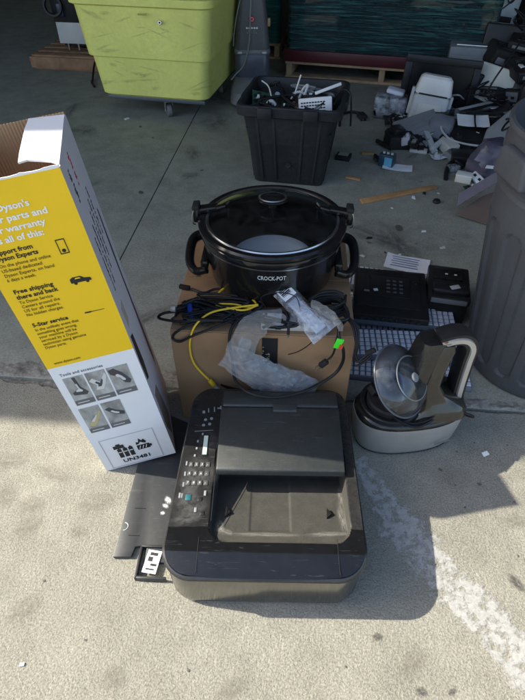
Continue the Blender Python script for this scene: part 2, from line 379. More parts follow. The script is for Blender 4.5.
for i in range(26):
    x = RND.uniform(-1.9,.75); y = RND.uniform(1.5,5.2); soft(x, y, RND.uniform(.06,.32), RND.uniform(.03,.14), RND.uniform(0,3), SOFTD, floor, .0012+.00003*i)
# worn, pitted strip of old concrete along the inner side of the joint
m = MB(); v = []; nx, ny = 520, 12
for j in range(ny+1):
    for i in range(nx+1):
        x = -2+4*i/nx; wd = (.085 if x < -.25 else .045)*(1+.5*noise.noise((x*6,1,1)))+.012*noise.noise((x*40,2,2)); t = j/ny; y = 1.207+wd*t
        v.append((x, y, (.0036+.006*noise.noise((x*45,y*45,3))+.003*noise.noise((x*130,y*130,3)))*(1-t**3)*(1 if j else .2)-.0025*t))
m.add(v, [(j*(nx+1)+i, j*(nx+1)+i+1, (j+1)*(nx+1)+i+1, (j+1)*(nx+1)+i) for j in range(ny) for i in range(nx)])
o = m.build('worn_joint_edge', rubble); o['kind'] = 'structure'
# the building whose open bay the junk stands in
wallm = M('corrugated_wall', (.20,.197,.19), .7, var=.1); roofm = M('roof_deck', (.15,.15,.147), .8, var=.1)
bld = thing('warehouse', 'grey warehouse with a tall open bay over the dim concrete floor', 'building', (-2, 1.2, 0))
B('roof', (15, 12.5, .2), roofm, bld, (0, 6.33, 3.30), bev=0)
B('side_wall', (.2, 12, 3.18), wallm, bld, (-6.4, 6.2, 1.59), bev=0)
B('side_wall', (.2, 12, 3.18), wallm, bld, (6.4, 6.2, 1.59), bev=0)
B('back_wall', (12.5, .2, 3.18), wallm, bld, (0, 10.8, 1.59), bev=0)
B('lintel', (15, .14, .5), wallm, bld, (0, .012, 3.40), bev=0)

# ================================================================== PRINTER
PR = thing('printer', 'dusty black all-in-one printer lying in the sun, button panel along its left side', 'printer', (-.048, .535, 0), radians(4.3))
PX0, PX1, PY0, PY1 = -.236, .240, -.022, .508
def pz(y):
    K = [(-.05,.155), (-.03,.162), (-.018,.166), (.0,.170), (.03,.1745), (.06,.177), (.11,.181), (.25,.190), (.45,.203), (.60,.208)]
    for (a, b), (c, d) in zip(K, K[1:]):
        if y <= c: t = (y-a)/(c-a); return b+(d-b)*t
    return K[-1][1]
def pzx(x, y): return pz(y)-.012*max(0, (abs(x)-.10)/.14)**2*max(0, min(1, 1-(y+.02)/.17))
CX, CY = (PX0+PX1)/2, (PY0+PY1)/2; HX, HY = (PX1-PX0)/2, (PY1-PY0)/2
def warp(x, y):
    s_ = max(0, min(1.1, y/.47)); xl = PX0+.028*s_; xr = PX1-.012*s_
    if x < -.117: return -.117+(x+.117)/(PX0+.117)*(xl+.117)
    if x > .212: return .212+(x-.212)/(PX1-.212)*(xr-.212)
    return x
def pring(ins, z, rad=.07, dz=None):
    r = rr_ring(HX-ins, HY-ins, max(.01, rad-ins), 0, 10, CX, CY)
    for p in r:
        # bow the front edge outward a little
        if p.y < .03: p.y -= .012*max(0, 1-(p.x/HX)**2)
        p.z = z if dz is None else pzx(p.x, p.y)+dz
        p.x = warp(p.x, p.y)
    return r
m = MB(); m.loft([pring(.03, .004), pring(.022, .0), pring(.012, .012), pring(.008, .03), pring(.004, 0, dz=-.018), pring(.004, 0, dz=-.015)], True, False)
m.build('lower_body', M('printer_gloss_front', (.20,.195,.175), .13, metal=.92, dust=.22, ds=60, dcol=(.10,.095,.08)), PR)
m = MB(); m.loft([pring(.0035, 0, dz=-.0145), pring(.0005, 0, dz=-.013), pring(-.001, 0, dz=-.009), pring(.001, 0, dz=-.004), pring(.006, 0, dz=-.0015)], False, False)
m.build('rim', M('printer_rim', (.010,.010,.012), .18, dust=.10, ds=25), PR)
# top deck as a height field, split into its visible parts
RX0, RX1, RY0, RY1 = -.131, .205, .050, .30
def in_rec(x, y, g=0.):
    r = .045
    dx = max(RX0+r-x, x-(RX1-r), 0); dy = max(RY0+r-y, 0)
    if x < RX0+g or x > RX1-g or y < RY0+g or y > RY1: return False
    return not (dx > 0 and dy > 0 and dx*dx+dy*dy > (r-g)**2)
def rec_d(x, y):
    r = .045; qx = max(RX0+r-x, x-(RX1-r)); qy = RY0+r-y
    return r-(sqrt(max(qx,0)**2+max(qy,0)**2)+min(max(qx,qy),0))
def sst(t): t = max(0, min(1, t)); return t*t*(3-2*t)
def deckz(x, y):
    z = pzx(x, y)
    if y < RY1:
        k = sst(rec_d(x, y)/.007)
        if k > 0:
            t = (y-RY0)/(RY1-RY0); f = .169-.055*min(1, t*1.15)
            f -= .0022*sst((x+.037)/.006)*sst((.067-x)/.006)*sst((y-.085)/.008)
            z += (f-z)*k
    return z
ys = sorted(set([round(PY0+.006+i*(PY1-PY0-.012)/230, 5) for i in range(231)]))
us = [i/210 for i in range(211)]
def rowx(y):
    r = .07; ins = .006; lo, hi = PX0+ins, PX1-ins
    d = 0
    if y < PY0+r: q = (PY0+r-y)/(r-ins); d = (r-ins)*(1-sqrt(max(0, 1-q*q)))
    if y > PY1-r: q = (y-(PY1-r))/(r-ins); d = (r-ins)*(1-sqrt(max(0, 1-q*q)))
    return lo+d, hi-d
V = []; 
for y in ys:
    a, b = rowx(y)
    for u in us:
        x = PX0+u*(PX1-PX0)
        if a > PX0+.0061: x = a+(b-a)*u
        else: x = min(max(x, a), b)
        yy = y-.012*max(0, 1-(x/HX)**2)*max(0, 1-(y-PY0)/.05)
        V.append((x, yy, deckz(x, yy)))
VW = [(warp(x, y), y, z) for x, y, z in V]
W = len(us); parts = {'front_bezel': [], 'control_panel': [], 'paper_tray': [], 'rear_deck': []}
for j in range(len(ys)-1):
    for i in range(W-1):
        q = (j*W+i, j*W+i+1, (j+1)*W+i+1, (j+1)*W+i)
        x = sum(V[k][0] for k in q)/4; y = sum(V[k][1] for k in q)/4
        if rec_d(x, y) > .001 and y < RY1+.02: parts['paper_tray'].append(q)
        elif y < .088: parts['front_bezel'].append(q)
        elif x < RX0+.004: parts['control_panel'].append(q)
        else: parts['rear_deck'].append(q)
pm = {'front_bezel': M('printer_bezel', (.004,.0045,.006), .06, dust=.025, ds=50, scratch=.2, spec=.5, bump=.04, bs=9),
      'control_panel': M('printer_panel', (.009,.009,.010), .16, dust=.08, ds=40, scratch=.3, dcol=(.36,.35,.32)),
      'paper_tray': M('printer_tray', (.026,.026,.023), .55, dust=.20, ds=30, dcol=(.34,.31,.26), bump=.2, bs=300),
      'rear_deck': M('printer_deck', (.008,.008,.009), .25, dust=.14, ds=20)}
for k, fs in parts.items():
    ids = sorted({i for q in fs for i in q}); mp = {a: b for b, a in enumerate(ids)}
    MB().add([VW[i] for i in ids], [tuple(mp[i] for i in q) for q in fs]).build(k, pm[k], PR, ang=28)
# document feeder cover, hinge hump and its grip
FD = M('printer_feeder', (.017,.020,.020), .42, dust=.15, ds=30, dcol=(.32,.33,.30), scratch=.3)
m = MB(); x0, x1 = -.1215, .200
m.prism([(.222,.190), (.224,.210), (.232,.212), (.412,.2265), (.418,.224), (.418,.190), (.30,.182), (.24,.182)], x0, x1, 'x')
fc = m.build('feeder_cover', FD, PR, bev=.003)
m = MB(); m.prism([(.4195,.19), (.4195,.2255), (.425,.229), (.46,.227), (.486,.216), (.492,.204), (.49,.19)], x0+.004, x1-.002, 'x')
m.build('feeder_hinge', FD, PR, bev=.004)
m = MB(); m.prism([(.401,.225), (.404,.2295), (.424,.2315), (.427,.2285)], .02, .085, 'x'); m.build('grip', FD, fc, bev=.0015)
B('hinge_gap', (.312, .0035, .004), BLKM, PR, (.039, .4188, .2225), bev=0)
# arrow guides pressed in the tray
for x in (-.090, .158):
    MB().prism([(x-.006,.1405-.012), (x+.008,.1405), (x-.004,.1405+.016)], .145, .1545, 'z').build('arrow_guide', BLKG, PR, bev=.001)
# right hand strip of the body
INKW = M_flat('ink_white', (.72,.74,.74)); INKG = M_flat('ink_grey', (.24,.25,.26))
def on_panel(x, y, dz=.0): return (warp(x, y), y, pz(y)+dz)
tilt = atan2(.0645, 1.0)
lcdp = B('display', (.017, .066, .003), BLKG, PR, on_panel(-.165, .31, .0005), (tilt, 0, 0), bev=.001)
B('screen', (.011, .058, .0012), M_flat('lcd_green', (.50,.60,.52)), lcdp, (0, 0, .0016), bev=0)
for r in range(3):
    for c in range(4):
        b = B('key', (.0105, .0135, .003), M('printer_key', (.02,.02,.022), .4, dust=.4, ds=30), PR, on_panel(-.199+c*.0165, .252-r*.026, .001), (tilt, 0, 0), bev=.0012)
        text('123456789*0#'[min(11, r*3+c)] if c < 3 else '-', .0085, INKW, b, (-.0024, -.0030, .0017), rot=(0, 0, 0), depth=.0001, name='legend')
for x, y, sx, sy, mt in ((-.215,.165,.005,.014,INKG), (-.192,.160,.014,.016,M_flat('teal_key', (.01,.11,.13))), (-.160,.156,.010,.011,BLK), (-.148,.172,.006,.014,INKG), (-.168,.128,.006,.012,INKG),
                         (-.150,.120,.010,.010,BLK), (-.190,.300,.005,.007,INKG), (-.190,.322,.005,.007,INKG), (-.192,.278,.005,.007,INKG), (-.178,.345,.005,.006,INKG)):
    B('button', (sx, sy, .003), mt, PR, on_panel(x, y, .0008), (tilt, 0, 0), bev=.001)
for x, y in ((-.176,.392), (-.156,.396), (-.180,.374), (-.160,.378)): 
    MB().cyl((0,0,-.001), (0,0,.0014), .0042, n=12).build('button', INKG, PR, on_panel(x, y))
for x, y, sx, sy in ((-.186,.418,.007,.009), (-.170,.424,.003,.014), (-.150,.428,.003,.017), (-.134,.432,.010,.004), (-.128,.434,.004,.011), (-.176,.356,.05,.0012)):
    B('icon', (sx, sy, .0008), INKG, PR, on_panel(x, y, .0003), (tilt, 0, .1), bev=0)
MB().box((0,0,0), (.0012, .34, .001)).build('seam', BLKM, PR, on_panel(-.1265, .27, .0002), (tilt*.9, 0, 0))
SMR = M_soft('dust_smear', (.42,.40,.36), .34)
def smear(x, y, sx, sy, rz, dz=.0012):
    zz = lambda yy: .169-.055*min(1, (yy-RY0)/(RY1-RY0)*1.15)
    o = MB().add([(cos(2*pi*i/20), sin(2*pi*i/20), 0) for i in range(20)], [tuple(range(20))]).build('dust_smear', SMR, PR, (x, y, zz(y)+dz), (-atan2(.055*1.15, RY1-RY0), 0, rz)); o.scale = (sx, sy, 1)
for x, y, sx, sy, rz in ((.00,.078,.10,.008,0), (.15,.082,.06,.009,.05), (-.09,.085,.035,.010,-.3), (.19,.13,.012,.06,.05), (.195,.20,.010,.05,0), (-.105,.10,.012,.03,.3)): smear(x, y, sx, sy, rz)
def psmear(x, y, sx, sy, rz, mt):
    o = MB().add([(cos(2*pi*i/20), sin(2*pi*i/20), 0) for i in range(20)], [tuple(range(20))]).build('dust_smear', mt, PR, (x, y, pz(y)+.0011), (tilt*.75, 0, rz)); o.scale = (sx, sy, 1)
SMT = M_soft('panel_dust', (.34,.335,.32), .16)
for x, y, sx, sy, rz in ((-.18,.14,.05,.05,0), (-.165,.23,.05,.06,.4), (-.19,.19,.03,.05,0), (-.15,.32,.03,.04,0), (-.185,.105,.045,.02,.3)): psmear(x, y, sx, sy, rz, SMT)
for i in range(4):
    B('key_caption', (.004, .012, .0005), INKG, PR, on_panel(-.213+.001*i, .255-.03*i, .0006), (tilt, 0, 0), bev=0)
for x in (-.150, .170): B('seam', (.0012, .080, .001), BLKM, PR, (x, .022, pzx(x,.022)+.0006), (.11, 0, .0), bev=0)

# ================================================================== FLAT BLACK TRAY beside the printer
TR = thing('plastic_tray', 'flat black plastic tray with a white label, lying left of the printer', 'tray', (-.36, .60, 0), radians(3))
tm = M('tray_plastic', (.017,.019,.022), .45, dust=.07, ds=9, scratch=.3)
o = [(-.082,.0), (-.035,.002), (-.030,.03), (.0,.035), (.002,-.01), (.085,-.01), (.10,.30), (.105,.42), (-.065,.50), (-.078,.30)]
tp = MB().prism(o, .002, .012, 'z').build('plate', tm, TR, bev=.002)
fr = MB()
fr.box((-.012, -.012, .010), (.006, .085, .018)); fr.box((.028, -.052, .010), (.074, .006, .018)); fr.box((.018, .030, .011), (.062, .006, .016))
fr.build('notch_frame', tm, TR, bev=.001)
lb = B('label_sheet', (.036, .060, .001), PAPER, TR, (.022, -.010, .0145), (0, 0, -.12), bev=0)
for i, (x, y, sx, sy) in enumerate(((0,.02,.020,.008), (-.006,.006,.012,.012), (.006,-.008,.016,.006), (0,-.02,.022,.004))):
    B('print', (sx, sy, .0006), M_flat('ink_dark', (.03,.03,.035)), lb, (x, y, .0006), bev=0)
for x, y, sx, sy, rz in ((.032,.168,.010,.016,.5), (.028,.150,.007,.012,1.), (.024,.128,.008,.007,0)):
    o = MB().add([(cos(2*pi*i/20), sin(2*pi*i/20), 0) for i in range(20)], [tuple(range(20))]).build('paint_scuff', M_soft('scuff_white', (.75,.76,.77), 1.0), TR, (x, y, .0126), (0, 0, rz)); o.scale = (sx, sy, 1)
MB().tube([(-.0725+.011*cos(a), .085+.011*sin(a), .0122) for a in [pi*(-.5+i/14) for i in range(15)]], .0012, 6).build('finger_notch', LGREY, TR)
for y in (.14, .06): B('slot', (.03, .0015, .0008), BLKG, TR, (-.04, y, .0124), bev=0)

# ================================================================== TALL YELLOW AND WHITE CARTON
BX = thing('vacuum_carton', 'tall open yellow and white vacuum cleaner carton leaning left beside the printer', 'box', (-.540, .857, .0), rot=Euler((0,0,0)))
BX.rotation_euler = (Matrix.Rotation(radians(18.565), 3, 'Z')@Matrix.Rotation(radians(-6.99), 3, 'Y')).to_euler()
BW, BD, BH = .205, .277, .900; T = .004
CARD = M_card('corrugated_brown', (.46,.30,.17), .8, 0); CWHT = M('carton_white', (.77,.775,.79), .5, var=.04, bump=.12, bs=14, dust=.05, ds=9)
CYEL = M('carton_yellow', (.87,.55,.004), .5, var=.03, bump=.12, bs=14, scratch=.05)
B('inner_panel', (BW, T, BH), CARD, BX, (BW/2, T/2, BH/2), bev=0)
B('inner_panel', (BW, T, BH+.006), CARD, BX, (BW/2, BD-T/2, BH/2+.003), bev=0)
B('inner_panel', (T, BD-2*T-.002, BH), CARD, BX, (T/2, BD/2, BH/2), bev=0)
B('inner_panel', (T, BD-2*T-.002, BH), CARD, BX, (BW-T/2, BD/2, BH/2), bev=0)
B('bottom', (BW-2*T-.002, BD-2*T-.002, T), CARD, BX, (BW/2, BD/2, T), bev=0)
e = .0012
fp = B('yellow_front', (BW+2*e, e, BH-.440), CYEL, BX, (BW/2, -e/2-.0002, (BH+.440)/2), bev=0)
fw_ = B('white_front', (BW+2*e, e, .440), CWHT, BX, (BW/2, -e/2-.0002, .220), bev=0)
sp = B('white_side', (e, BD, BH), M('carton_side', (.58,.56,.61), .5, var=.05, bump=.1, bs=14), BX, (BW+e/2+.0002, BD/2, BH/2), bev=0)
B('white_side', (e, BD, BH), CWHT, BX, (-e/2-.0002, BD/2, BH/2), bev=0)
B('white_back', (BW, e, BH), CWHT, BX, (BW/2, BD+e/2+.0002, BH/2), bev=0)
# torn white paper edge along the top of the front and the flap folded in from the right side
m = MB(); v = []; nn = 60
for i in range(nn+1):
    x = BW*i/nn; h = .004+.004*abs(noise.noise((x*70, 1, 0)))+.003*noise.noise((x*23, 5, 0))
    v += [(x, 0, -.004), (x, 0, h), (x, .0045, h*.8), (x, .0045, -.004)]
m.add(v, [(4*i+a, 4*i+(a+1) % 4, 4*i+4+(a+1) % 4, 4*i+4+a) for i in range(nn) for a in range(4)]+[(0,1,2,3), (4*nn, 4*nn+1, 4*nn+2, 4*nn+3)])
m.build('torn_edge', CWHT, BX, (0, -.0004, BH))
ol = [(0,.012), (0,BD-.006), (-.050,BD-.004), (-.076,BD-.002), (-.079,BD-.06), (-.078,.09), (-.076,.045), (-.060,.052), (-.035,.040), (-.016,.03)]
fl_ = MB().prism(ol, -.0025, .001, 'z').build('flap', CWHT, BX, (BW, 0, BH+.001), (0, radians(4), 0), bev=0)
INKB = M_flat('ink_black', (.015,.015,.017)); INKY = M_flat('ink_brown', (.16,.10,.01)); INKWT = M_flat('ink_paper_white', (.86,.85,.80)); RED = M_flat('ink_red', (.5,.03,.06))
F = -.0021
def ft(s, u, v, size, mat, width=None, bold=0.): return text(s, size, mat, BX, (u, F, v), width=width, bold=bold)
for s, u, v, wd in (("Enjoy Dyson's", .020, .8445, .108), ('2-year parts and', .020, .8225, .134), ('labor warranty', .020, .8015, .122), ('plus all of this:', .020, .7805, .110)):
    ft(s, u, v, .0185, INKWT, wd, .0005)
for s, u, v, wd in (('Support from', .020, .7575, .078), ('Dyson Experts', .020, .7435, .083), ('Free shipping', .020, .6630, .081), ('there and back', .020, .6485, .087), ('5-Star service', .020, .5700, .078)):
    ft(s, u, v, .0145, INKB, wd, .0003)
for s, u, v, wd in (('On the phone and online', .020, .7290, .102), ('US-based dedicated', .020, .7175, .080), ('Dyson Experts, on hand', .020, .7060, .100), ('6 days a week.', .020, .6945, .058),
                    ('To Dyson Service', .020, .6360, .070), ('Centers around the', .020, .6245, .080), ('US for all repairs.', .020, .6130, .076), ('No hidden charges.', .020, .6015, .079),
                    ('In the unlikely event that', .020, .5570, .096), ('something goes wrong,', .020, .5460, .088), ('your machine will be', .020, .5350, .084), ('serviced by a Dyson', .020, .5240, .082), ('technician using genuine', .020, .5130, .098), ('Dyson parts.', .020, .5020, .048),
                    ('www.dyson.com', .020, .4500, .062)):
    ft(s, u, v, .0108, INKY, wd)
ft('Tools and accessories', .017, .4075, .0125, M_flat('ink_mid', (.16,.16,.17)), .104)
# little pictures of a phone, a van and a cleaner wand
ph = MB()
for a in ((.152,.7625,.018,.002), (.152,.7305,.018,.002), (.1438,.7465,.0016,.032), (.1602,.7465,.0016,.032)): ph.box((a[0], F, a[1]), (a[2], .0006, a[3]))
ph.build('phone_picture', INKB, BX); MB().cyl((.152,F-.0003,.737), (.152,F+.0003,.737), .004, n=14).build('phone_picture', INKB, BX)
cr = MB().prism([(.137,.657), (.137,.667), (.143,.671), (.160,.671), (.167,.665), (.179,.663), (.180,.656)], F-.0003, F+.0003, 'y'); cr.build('van_picture', INKB, BX)
for u in (.146, .171): MB().cyl((u, F-.0005, .6555), (u, F+.0004, .6555), .0036, n=14).build('van_wheel', INKB, BX)
MB().prism([(.147,.666), (.149,.669), (.157,.669), (.160,.666)], F-.0006, F+.0002, 'y').build('van_window', CYEL, BX)
MB().prism([(.136,.574), (.137,.577), (.150,.577), (.153,.5758), (.180,.5752), (.180,.5744), (.153,.5745), (.148,.5735)], F-.0003, F+.0003, 'y').build('wand_picture', INKB, BX)
# photographs of the accessories
def M_photo(i):
    m = bpy.data.materials.new('photo_%d' % i); m.use_nodes = True; nt = m.node_tree; p = nt.nodes['Principled BSDF']; co = N(nt, 'TexCoord').outputs['Object']
    mp = N(nt, 'Mapping'); mp.inputs['Location'].default_value = (i*3.1, i, i*7.7); mp.inputs['Rotation'].default_value = (0, .5+.4*i, 0); mp.inputs['Scale'].default_value = (1, 1, .6); nt.links.new(co, mp.inputs[0])
    c = ramp(nt, noise_tex(nt, mp.outputs[0], 26, 5, .6, .3), .36, .68, (.20,.20,.19), (.50,.50,.48))
    nt.links.new(c, p.inputs['Base Color']); p.inputs['Roughness'].default_value = .5; return m
caps = M_flat('caption_grey', (.14,.14,.145)); ink3 = M_flat('ink_photo', (.06,.06,.065)); ink4 = M_flat('ink_photo_light', (.62,.62,.60)); ink5 = M_flat('ink_photo_gold', (.50,.42,.20))
PP = [(.018,.067,.297,.399), (.0715,.1205,.297,.399), (.125,.177,.299,.399), (.015,.067,.181,.283), (.0725,.124,.181,.284)]
for i, (u0, u1, v0, v1) in enumerate(PP):
    o = B('photo', (u1-u0, .0005, v1-v0), M_photo(i), BX, ((u0+u1)/2, F+.0003, (v0+v1)/2), bev=0)
    B('caption', (u1-u0, .0005, .018), caps, o, (0, -.0004, -(v1-v0)/2+.009), bev=0)
    B('caption_line', ((u1-u0)*.6, .0004, .0025), ink4, o, (-.004, -.0008, -(v1-v0)/2+.009), bev=0)
    L = {0: [(-.004,.048), (.004,.048), (.007,.012), (.020,-.010), (.014,-.018), (-.016,-.012), (-.018,-.004), (.0,.008)],
         1: [(-.022,.022), (-.012,.030), (.004,.012), (.012,.026), (.022,.040), (.024,.030), (.014,.004), (.004,-.014), (-.014,-.012), (-.008,.004)],
         2: [(-.024,.040), (-.010,.044), (.006,.026), (.022,-.006), (.016,-.016), (.004,-.010), (-.006,.014), (-.022,.026)],
         3: [(-.020,-.020), (-.006,-.026), (.010,-.004), (.024,.024), (.022,.030), (.004,.008), (-.012,-.008)],
         4: [(-.022,.026), (-.010,.030), (.004,.016), (.024,.004), (.022,-.008), (.004,-.002), (-.012,.012)]}[i]
    MB().prism(L, -.0009, -.0003, 'y').build('tool_shape', ink5 if i == 3 else (ink3 if i != 1 else ink4), o)
    MB().prism([(a*.45, b*.45+.004) for a, b in L], -.0014, -.0008, 'y').build('tool_shape', ink4 if i != 1 else ink3, o)
# shipping mark: frame, battery pictogram and its number
fm = MB(); fc_ = M_flat('ink_pale_frame', (.50,.50,.54))
for a in ((.095,.139,.152,.0022), (.095,.006,.152,.0022), (.020,.0725,.0022,.131), (.170,.0725,.0022,.131)): fm.box((a[0], F, a[1]), (a[2], .0005, a[3]))
fm.build('mark_frame', fc_, BX)
for bx_, bz, sx, sz in ((.062,.094,.030,.014), (.060,.064,.012,.040), (.076,.064,.012,.040), (.092,.064,.012,.040), (.128,.070,.036,.020), (.149,.070,.005,.010), (.062,.1045,.012,.005)):
    B('battery_mark', (sx, .0006, sz), INKB, BX, (bx_, F, bz), bev=0)
for bx_ in (.060, .076, .092): B('battery_cap', (.005, .0006, .004), INKB, BX, (bx_, F, .0865), bev=0)
for bx_, bz in ((.060,.070), (.076,.070), (.092,.070)): B('battery_gap', (.010, .0006, .003), CWHT, BX, (bx_, F-.0004, bz), bev=0)
MB().prism([(.110,.084), (.112,.096), (.118,.092), (.122,.110), (.129,.098), (.134,.104), (.140,.092), (.138,.084), (.130,.088), (.124,.094), (.118,.086)], F-.0003, F+.0003, 'y').build('flame_mark', INKB, BX)
for k in range(3): B('battery_gap', (.002, .0006, .014), CWHT, BX, (.118+.009*k, F-.0004, .070), (0, .35, 0), bev=0)
ft('UN3481', .056, .020, .021, INKB, .078, .0004)
# side print: upright lines too slanted to read, and the long dark shape of the cleaner
sm_ = MB(); rs = MB(); R2 = random.Random(3)
def scribble(mb, yc, z0, z1, hgt):
    z = z1
    while z > z0:
        l = R2.uniform(.003, .007); mb.box((BW+.0018, yc+R2.uniform(-.2,.2)*hgt, z-l/2), (.0005, hgt*R2.uniform(.45, 1), l*.75)); z -= l+(.006 if R2.random() < .18 else .0012)
for k, (yc, z0, z1, hh) in enumerate(((.060,.800,.868,.016), (.180,.66,.775,.011), (.150,.62,.76,.011), (.12,.60,.745,.011), (.09,.58,.73,.011), (.06,.57,.715,.011))): scribble(sm_, yc, z0, z1, hh)
scribble(rs, .120, .815, .878, .016)
sm_.build('side_print', INKB, BX)['kind'] = 'stuff'; rs.build('side_print', RED, BX)['kind'] = 'stuff'
B('pictogram', (.0005, .04, .06), M_flat('ink_beige', (.42,.38,.30)), BX, (BW+.0018, .06, .50), bev=0)
MB().prism([(.222,.70), (.232,.69), (.228,.50), (.238,.36), (.245,.20), (.225,.16), (.212,.24), (.215,.42), (.212,.58)], BW+.0015, BW+.0021, 'x').build('cleaner_picture', M_flat('ink_cleaner', (.05,.035,.05)), BX)
MB().prism([(.02,.46), (.055,.44), (.06,.34), (.045,.29), (.015,.31), (.01,.38)], BW+.0015, BW+.0021, 'x').build('cleaner_picture', INKB, BX)
MB().prism([(.03,.23), (.10,.20), (.13,.04), (.06,.02), (.02,.10)], BW+.0015, BW+.0021, 'x').build('cleaner_picture', M_flat('ink_warm_grey', (.22,.18,.16)), BX)

# ================================================================== BROWN CARTON under the cooker
CB = thing('brown_carton', 'brown corrugated carton with black print behind the printer, carrying the slow cooker', 'box', (-.102, 1.085, 0), radians(2))
CBR = M_card('carton_brown', (.32,.195,.105), 0, 0); CW, CDp, CH = .510, .52, .370
B('wall', (CW, .005, CH), CBR, CB, (0, .0025, CH/2), bev=.001, seg=1)
B('wall', (CW, .005, CH), CBR, CB, (0, CDp-.0025, CH/2), bev=.001, seg=1)
for s_ in (-1, 1): B('wall', (.005, CDp-.011, CH), CBR, CB, (s_*(CW/2-.0025), CDp/2, CH/2), bev=.001, seg=1)
for k in (0, 1): B('flap', (CW-.002, CDp/2-.002, .004), CBR, CB, (0, CDp/4+k*CDp/2, CH+.002), (.006*(1 if k else -1), 0, 0), bev=.001, seg=1)
B('bottom', (CW-.012, CDp-.012, .004), CBR, CB, (0, CDp/2, .004), bev=0)
B('printed_panel', (.044, .0006, .13), INKB, CB, (.022, -.0005, .295), bev=0)
m = MB(); v = []; nn = 40
for i in range(nn+1):
    t = i/nn; x = -.125+.26*t; z = .192-.075*sin(pi*(.12+.80*t))+.03*t; wd = .004+.011*sin(pi*t)
    v += [(x, -.0008, z-wd), (x, -.0008, z+wd), (x, .0005, z+wd), (x, .0005, z-wd)]
m.add(v, [(4*i+a, 4*i+(a+1) % 4, 4*i+4+(a+1) % 4, 4*i+4+a) for i in range(nn) for a in range(4)]); m.build('printed_curve', INKB, CB)
pr = MB()
for i in range(14): pr.box((.008+RND.uniform(-.008,.012), -.0010, .285+RND.uniform(-.03,.05)), (RND.uniform(.003,.007), .0005, RND.uniform(.002,.006)))
pr.build('print_specks', M_flat('ink_tan', (.45,.33,.20)), CB)

# ================================================================== SLOW COOKER
PT = thing('slow_cooker', 'round black slow cooker with clip-down glass lid standing on the brown carton', 'slow cooker', (-.098, 1.368, .3785), radians(3))
PB = M('cooker_black', (.006,.006,.007), .15, dust=.035, ds=9, spec=.45)
MB().lathe([(.0,.012), (.15,.012), (.165,.0), (.172,.002), (.182,.02), (.192,.07), (.199,.13), (.202,.150), (.199,.154), (.0,.154)][1:9], 72).build('body', PB, PT)
MB().lathe([(.196,.150), (.206,.152), (.209,.160), (.208,.171), (.203,.176), (.192,.176), (.186,.168), (.180,.14), (.172,.06), (.15,.028), (.0,.024)], 72).build('crock', M('cooker_inner', (.008,.009,.010), .08, spec=.6), PT)
MB().lathe([(.2005,.1465), (.2052,.1470), (.2060,.1505), (.2005,.152)], 72).build('steel_band', STEEL, PT)
LD = MB().lathe([(.209,.1775), (.213,.179), (.2135,.187), (.208,.192), (.196,.193), (.190,.189), (.191,.1785), (.2,.1775)], 72, closed=True).build('lid_rim', PB, PT)
MB().lathe([(.183,.190), (.184,.1935), (.1905,.1945), (.193,.190)], 72).build('lid_ring', STEEL, LD)
GL = M_clear('lid_glass', (.80,.84,.84), .012, .02, 0)
MB().lathe([(.189,.190), (.176,.197), (.15,.207), (.11,.218), (.06,.225), (.0001,.227)], 64).build('lid_glass', GL, PT)
KN = MB().lathe([(.012,.226), (.012,.238), (.034,.243), (.043,.249), (.043,.253), (.036,.256), (.0001,.2575)], 32, sy=.78).build('knob', M('knob_black', (.012,.012,.013), .12), PT)
MB().lathe([(.034,.2566), (.037,.2572), (.040,.2555)], 32, sy=.78).build('knob_ring', STEEL, KN)
for s_ in (-1, 1):
    # carrying handle: a wide loop
    h = MB(); pts = [(s_*.190,-.075,.060), (s_*.222,-.072,.052), (s_*.243,-.045,.060), (s_*.248,.0,.075), (s_*.243,.045,.088), (s_*.222,.066,.092), (s_*.190,.066,.092)]
    h.tube(spline(pts, 8), .0125, 12, 1.25); h.build('handle', PB, PT)
    B('handle_mount', (.022, .15, .030), PB, PT, (s_*.196, -.005, .075), (radians(12)*0, 0, 0), bev=.005)
    MB().cyl((s_*.212, -.062, .035), (s_*.224, -.064, .035), .008, n=14).build('screw', STEEL, PT)
    c = MB(); c.box((s_*.192, .028, .203), (.064, .030, .015), (0, s_*.12, s_*-.08)); c.box((s_*.222, .026, .186), (.018, .034, .042)); c.box((s_*.150, .020, .212), (.030, .018, .012), (0, s_*.2, s_*-.2))
    cl = c.build('clip', PB, PT, bev=.004)
    B('clip_lever', (.020, .040, .014), BLKM, cl, (s_*.222, .026, .212), (0, s_*.1, 0), bev=.003)
    MB().tube(spline([(s_*.226,.010,.21), (s_*.232,.008,.19), (s_*.233,.010,.165), (s_*.228,.018,.155)], 6), .002, 8).build('clip_wire', STEEL, cl)
    MB().tube([(s_*.135,.03,.214), (s_*.128,.045,.217)], .0028, 8).build('clip_pin', STEEL, cl)
    MB().tube([(s_*.128,.012,.212), (s_*.128,.008,.186)], .0022, 8).build('lid_hook', STEEL, PT)
MB().tube([(.0,-.004,.222), (.0,-.006,.196)], .0024, 8).build('lid_hook', STEEL, PT)
t = text('CROCK-POT', .019, M_flat('ink_silver', (.62,.62,.62)), PT, (0,0,0), rot=(0,0,0), width=.078, bold=.0002)
t.name = 'lettering'
xs_ = [v.co.x for v in t.data.vertices]; mid_ = (max(xs_)+min(xs_))/2
for v in t.data.vertices:
    a = (v.co.x-mid_)/.2; h_ = .114+v.co.y; r_ = .1982+(h_-.114)*.1+v.co.z; v.co = (r_*sin(a+.02), -r_*cos(a+.02), h_)
o = MB().lathe([(.0001,.004), (.085,.004), (.105,.012), (.125,.022), (.127,.025), (.122,.025), (.103,.016), (.084,.008), (.0001,.008)], 48).build('plate', M('pale_disc', (.56,.60,.66), .18, var=.04), None, (-.098, 1.385, .404))  # blue-grey disc added to give the pale ellipse seen through the lid
tag(o, 'pale round disc added inside the slow cooker under its glass lid', 'plate')

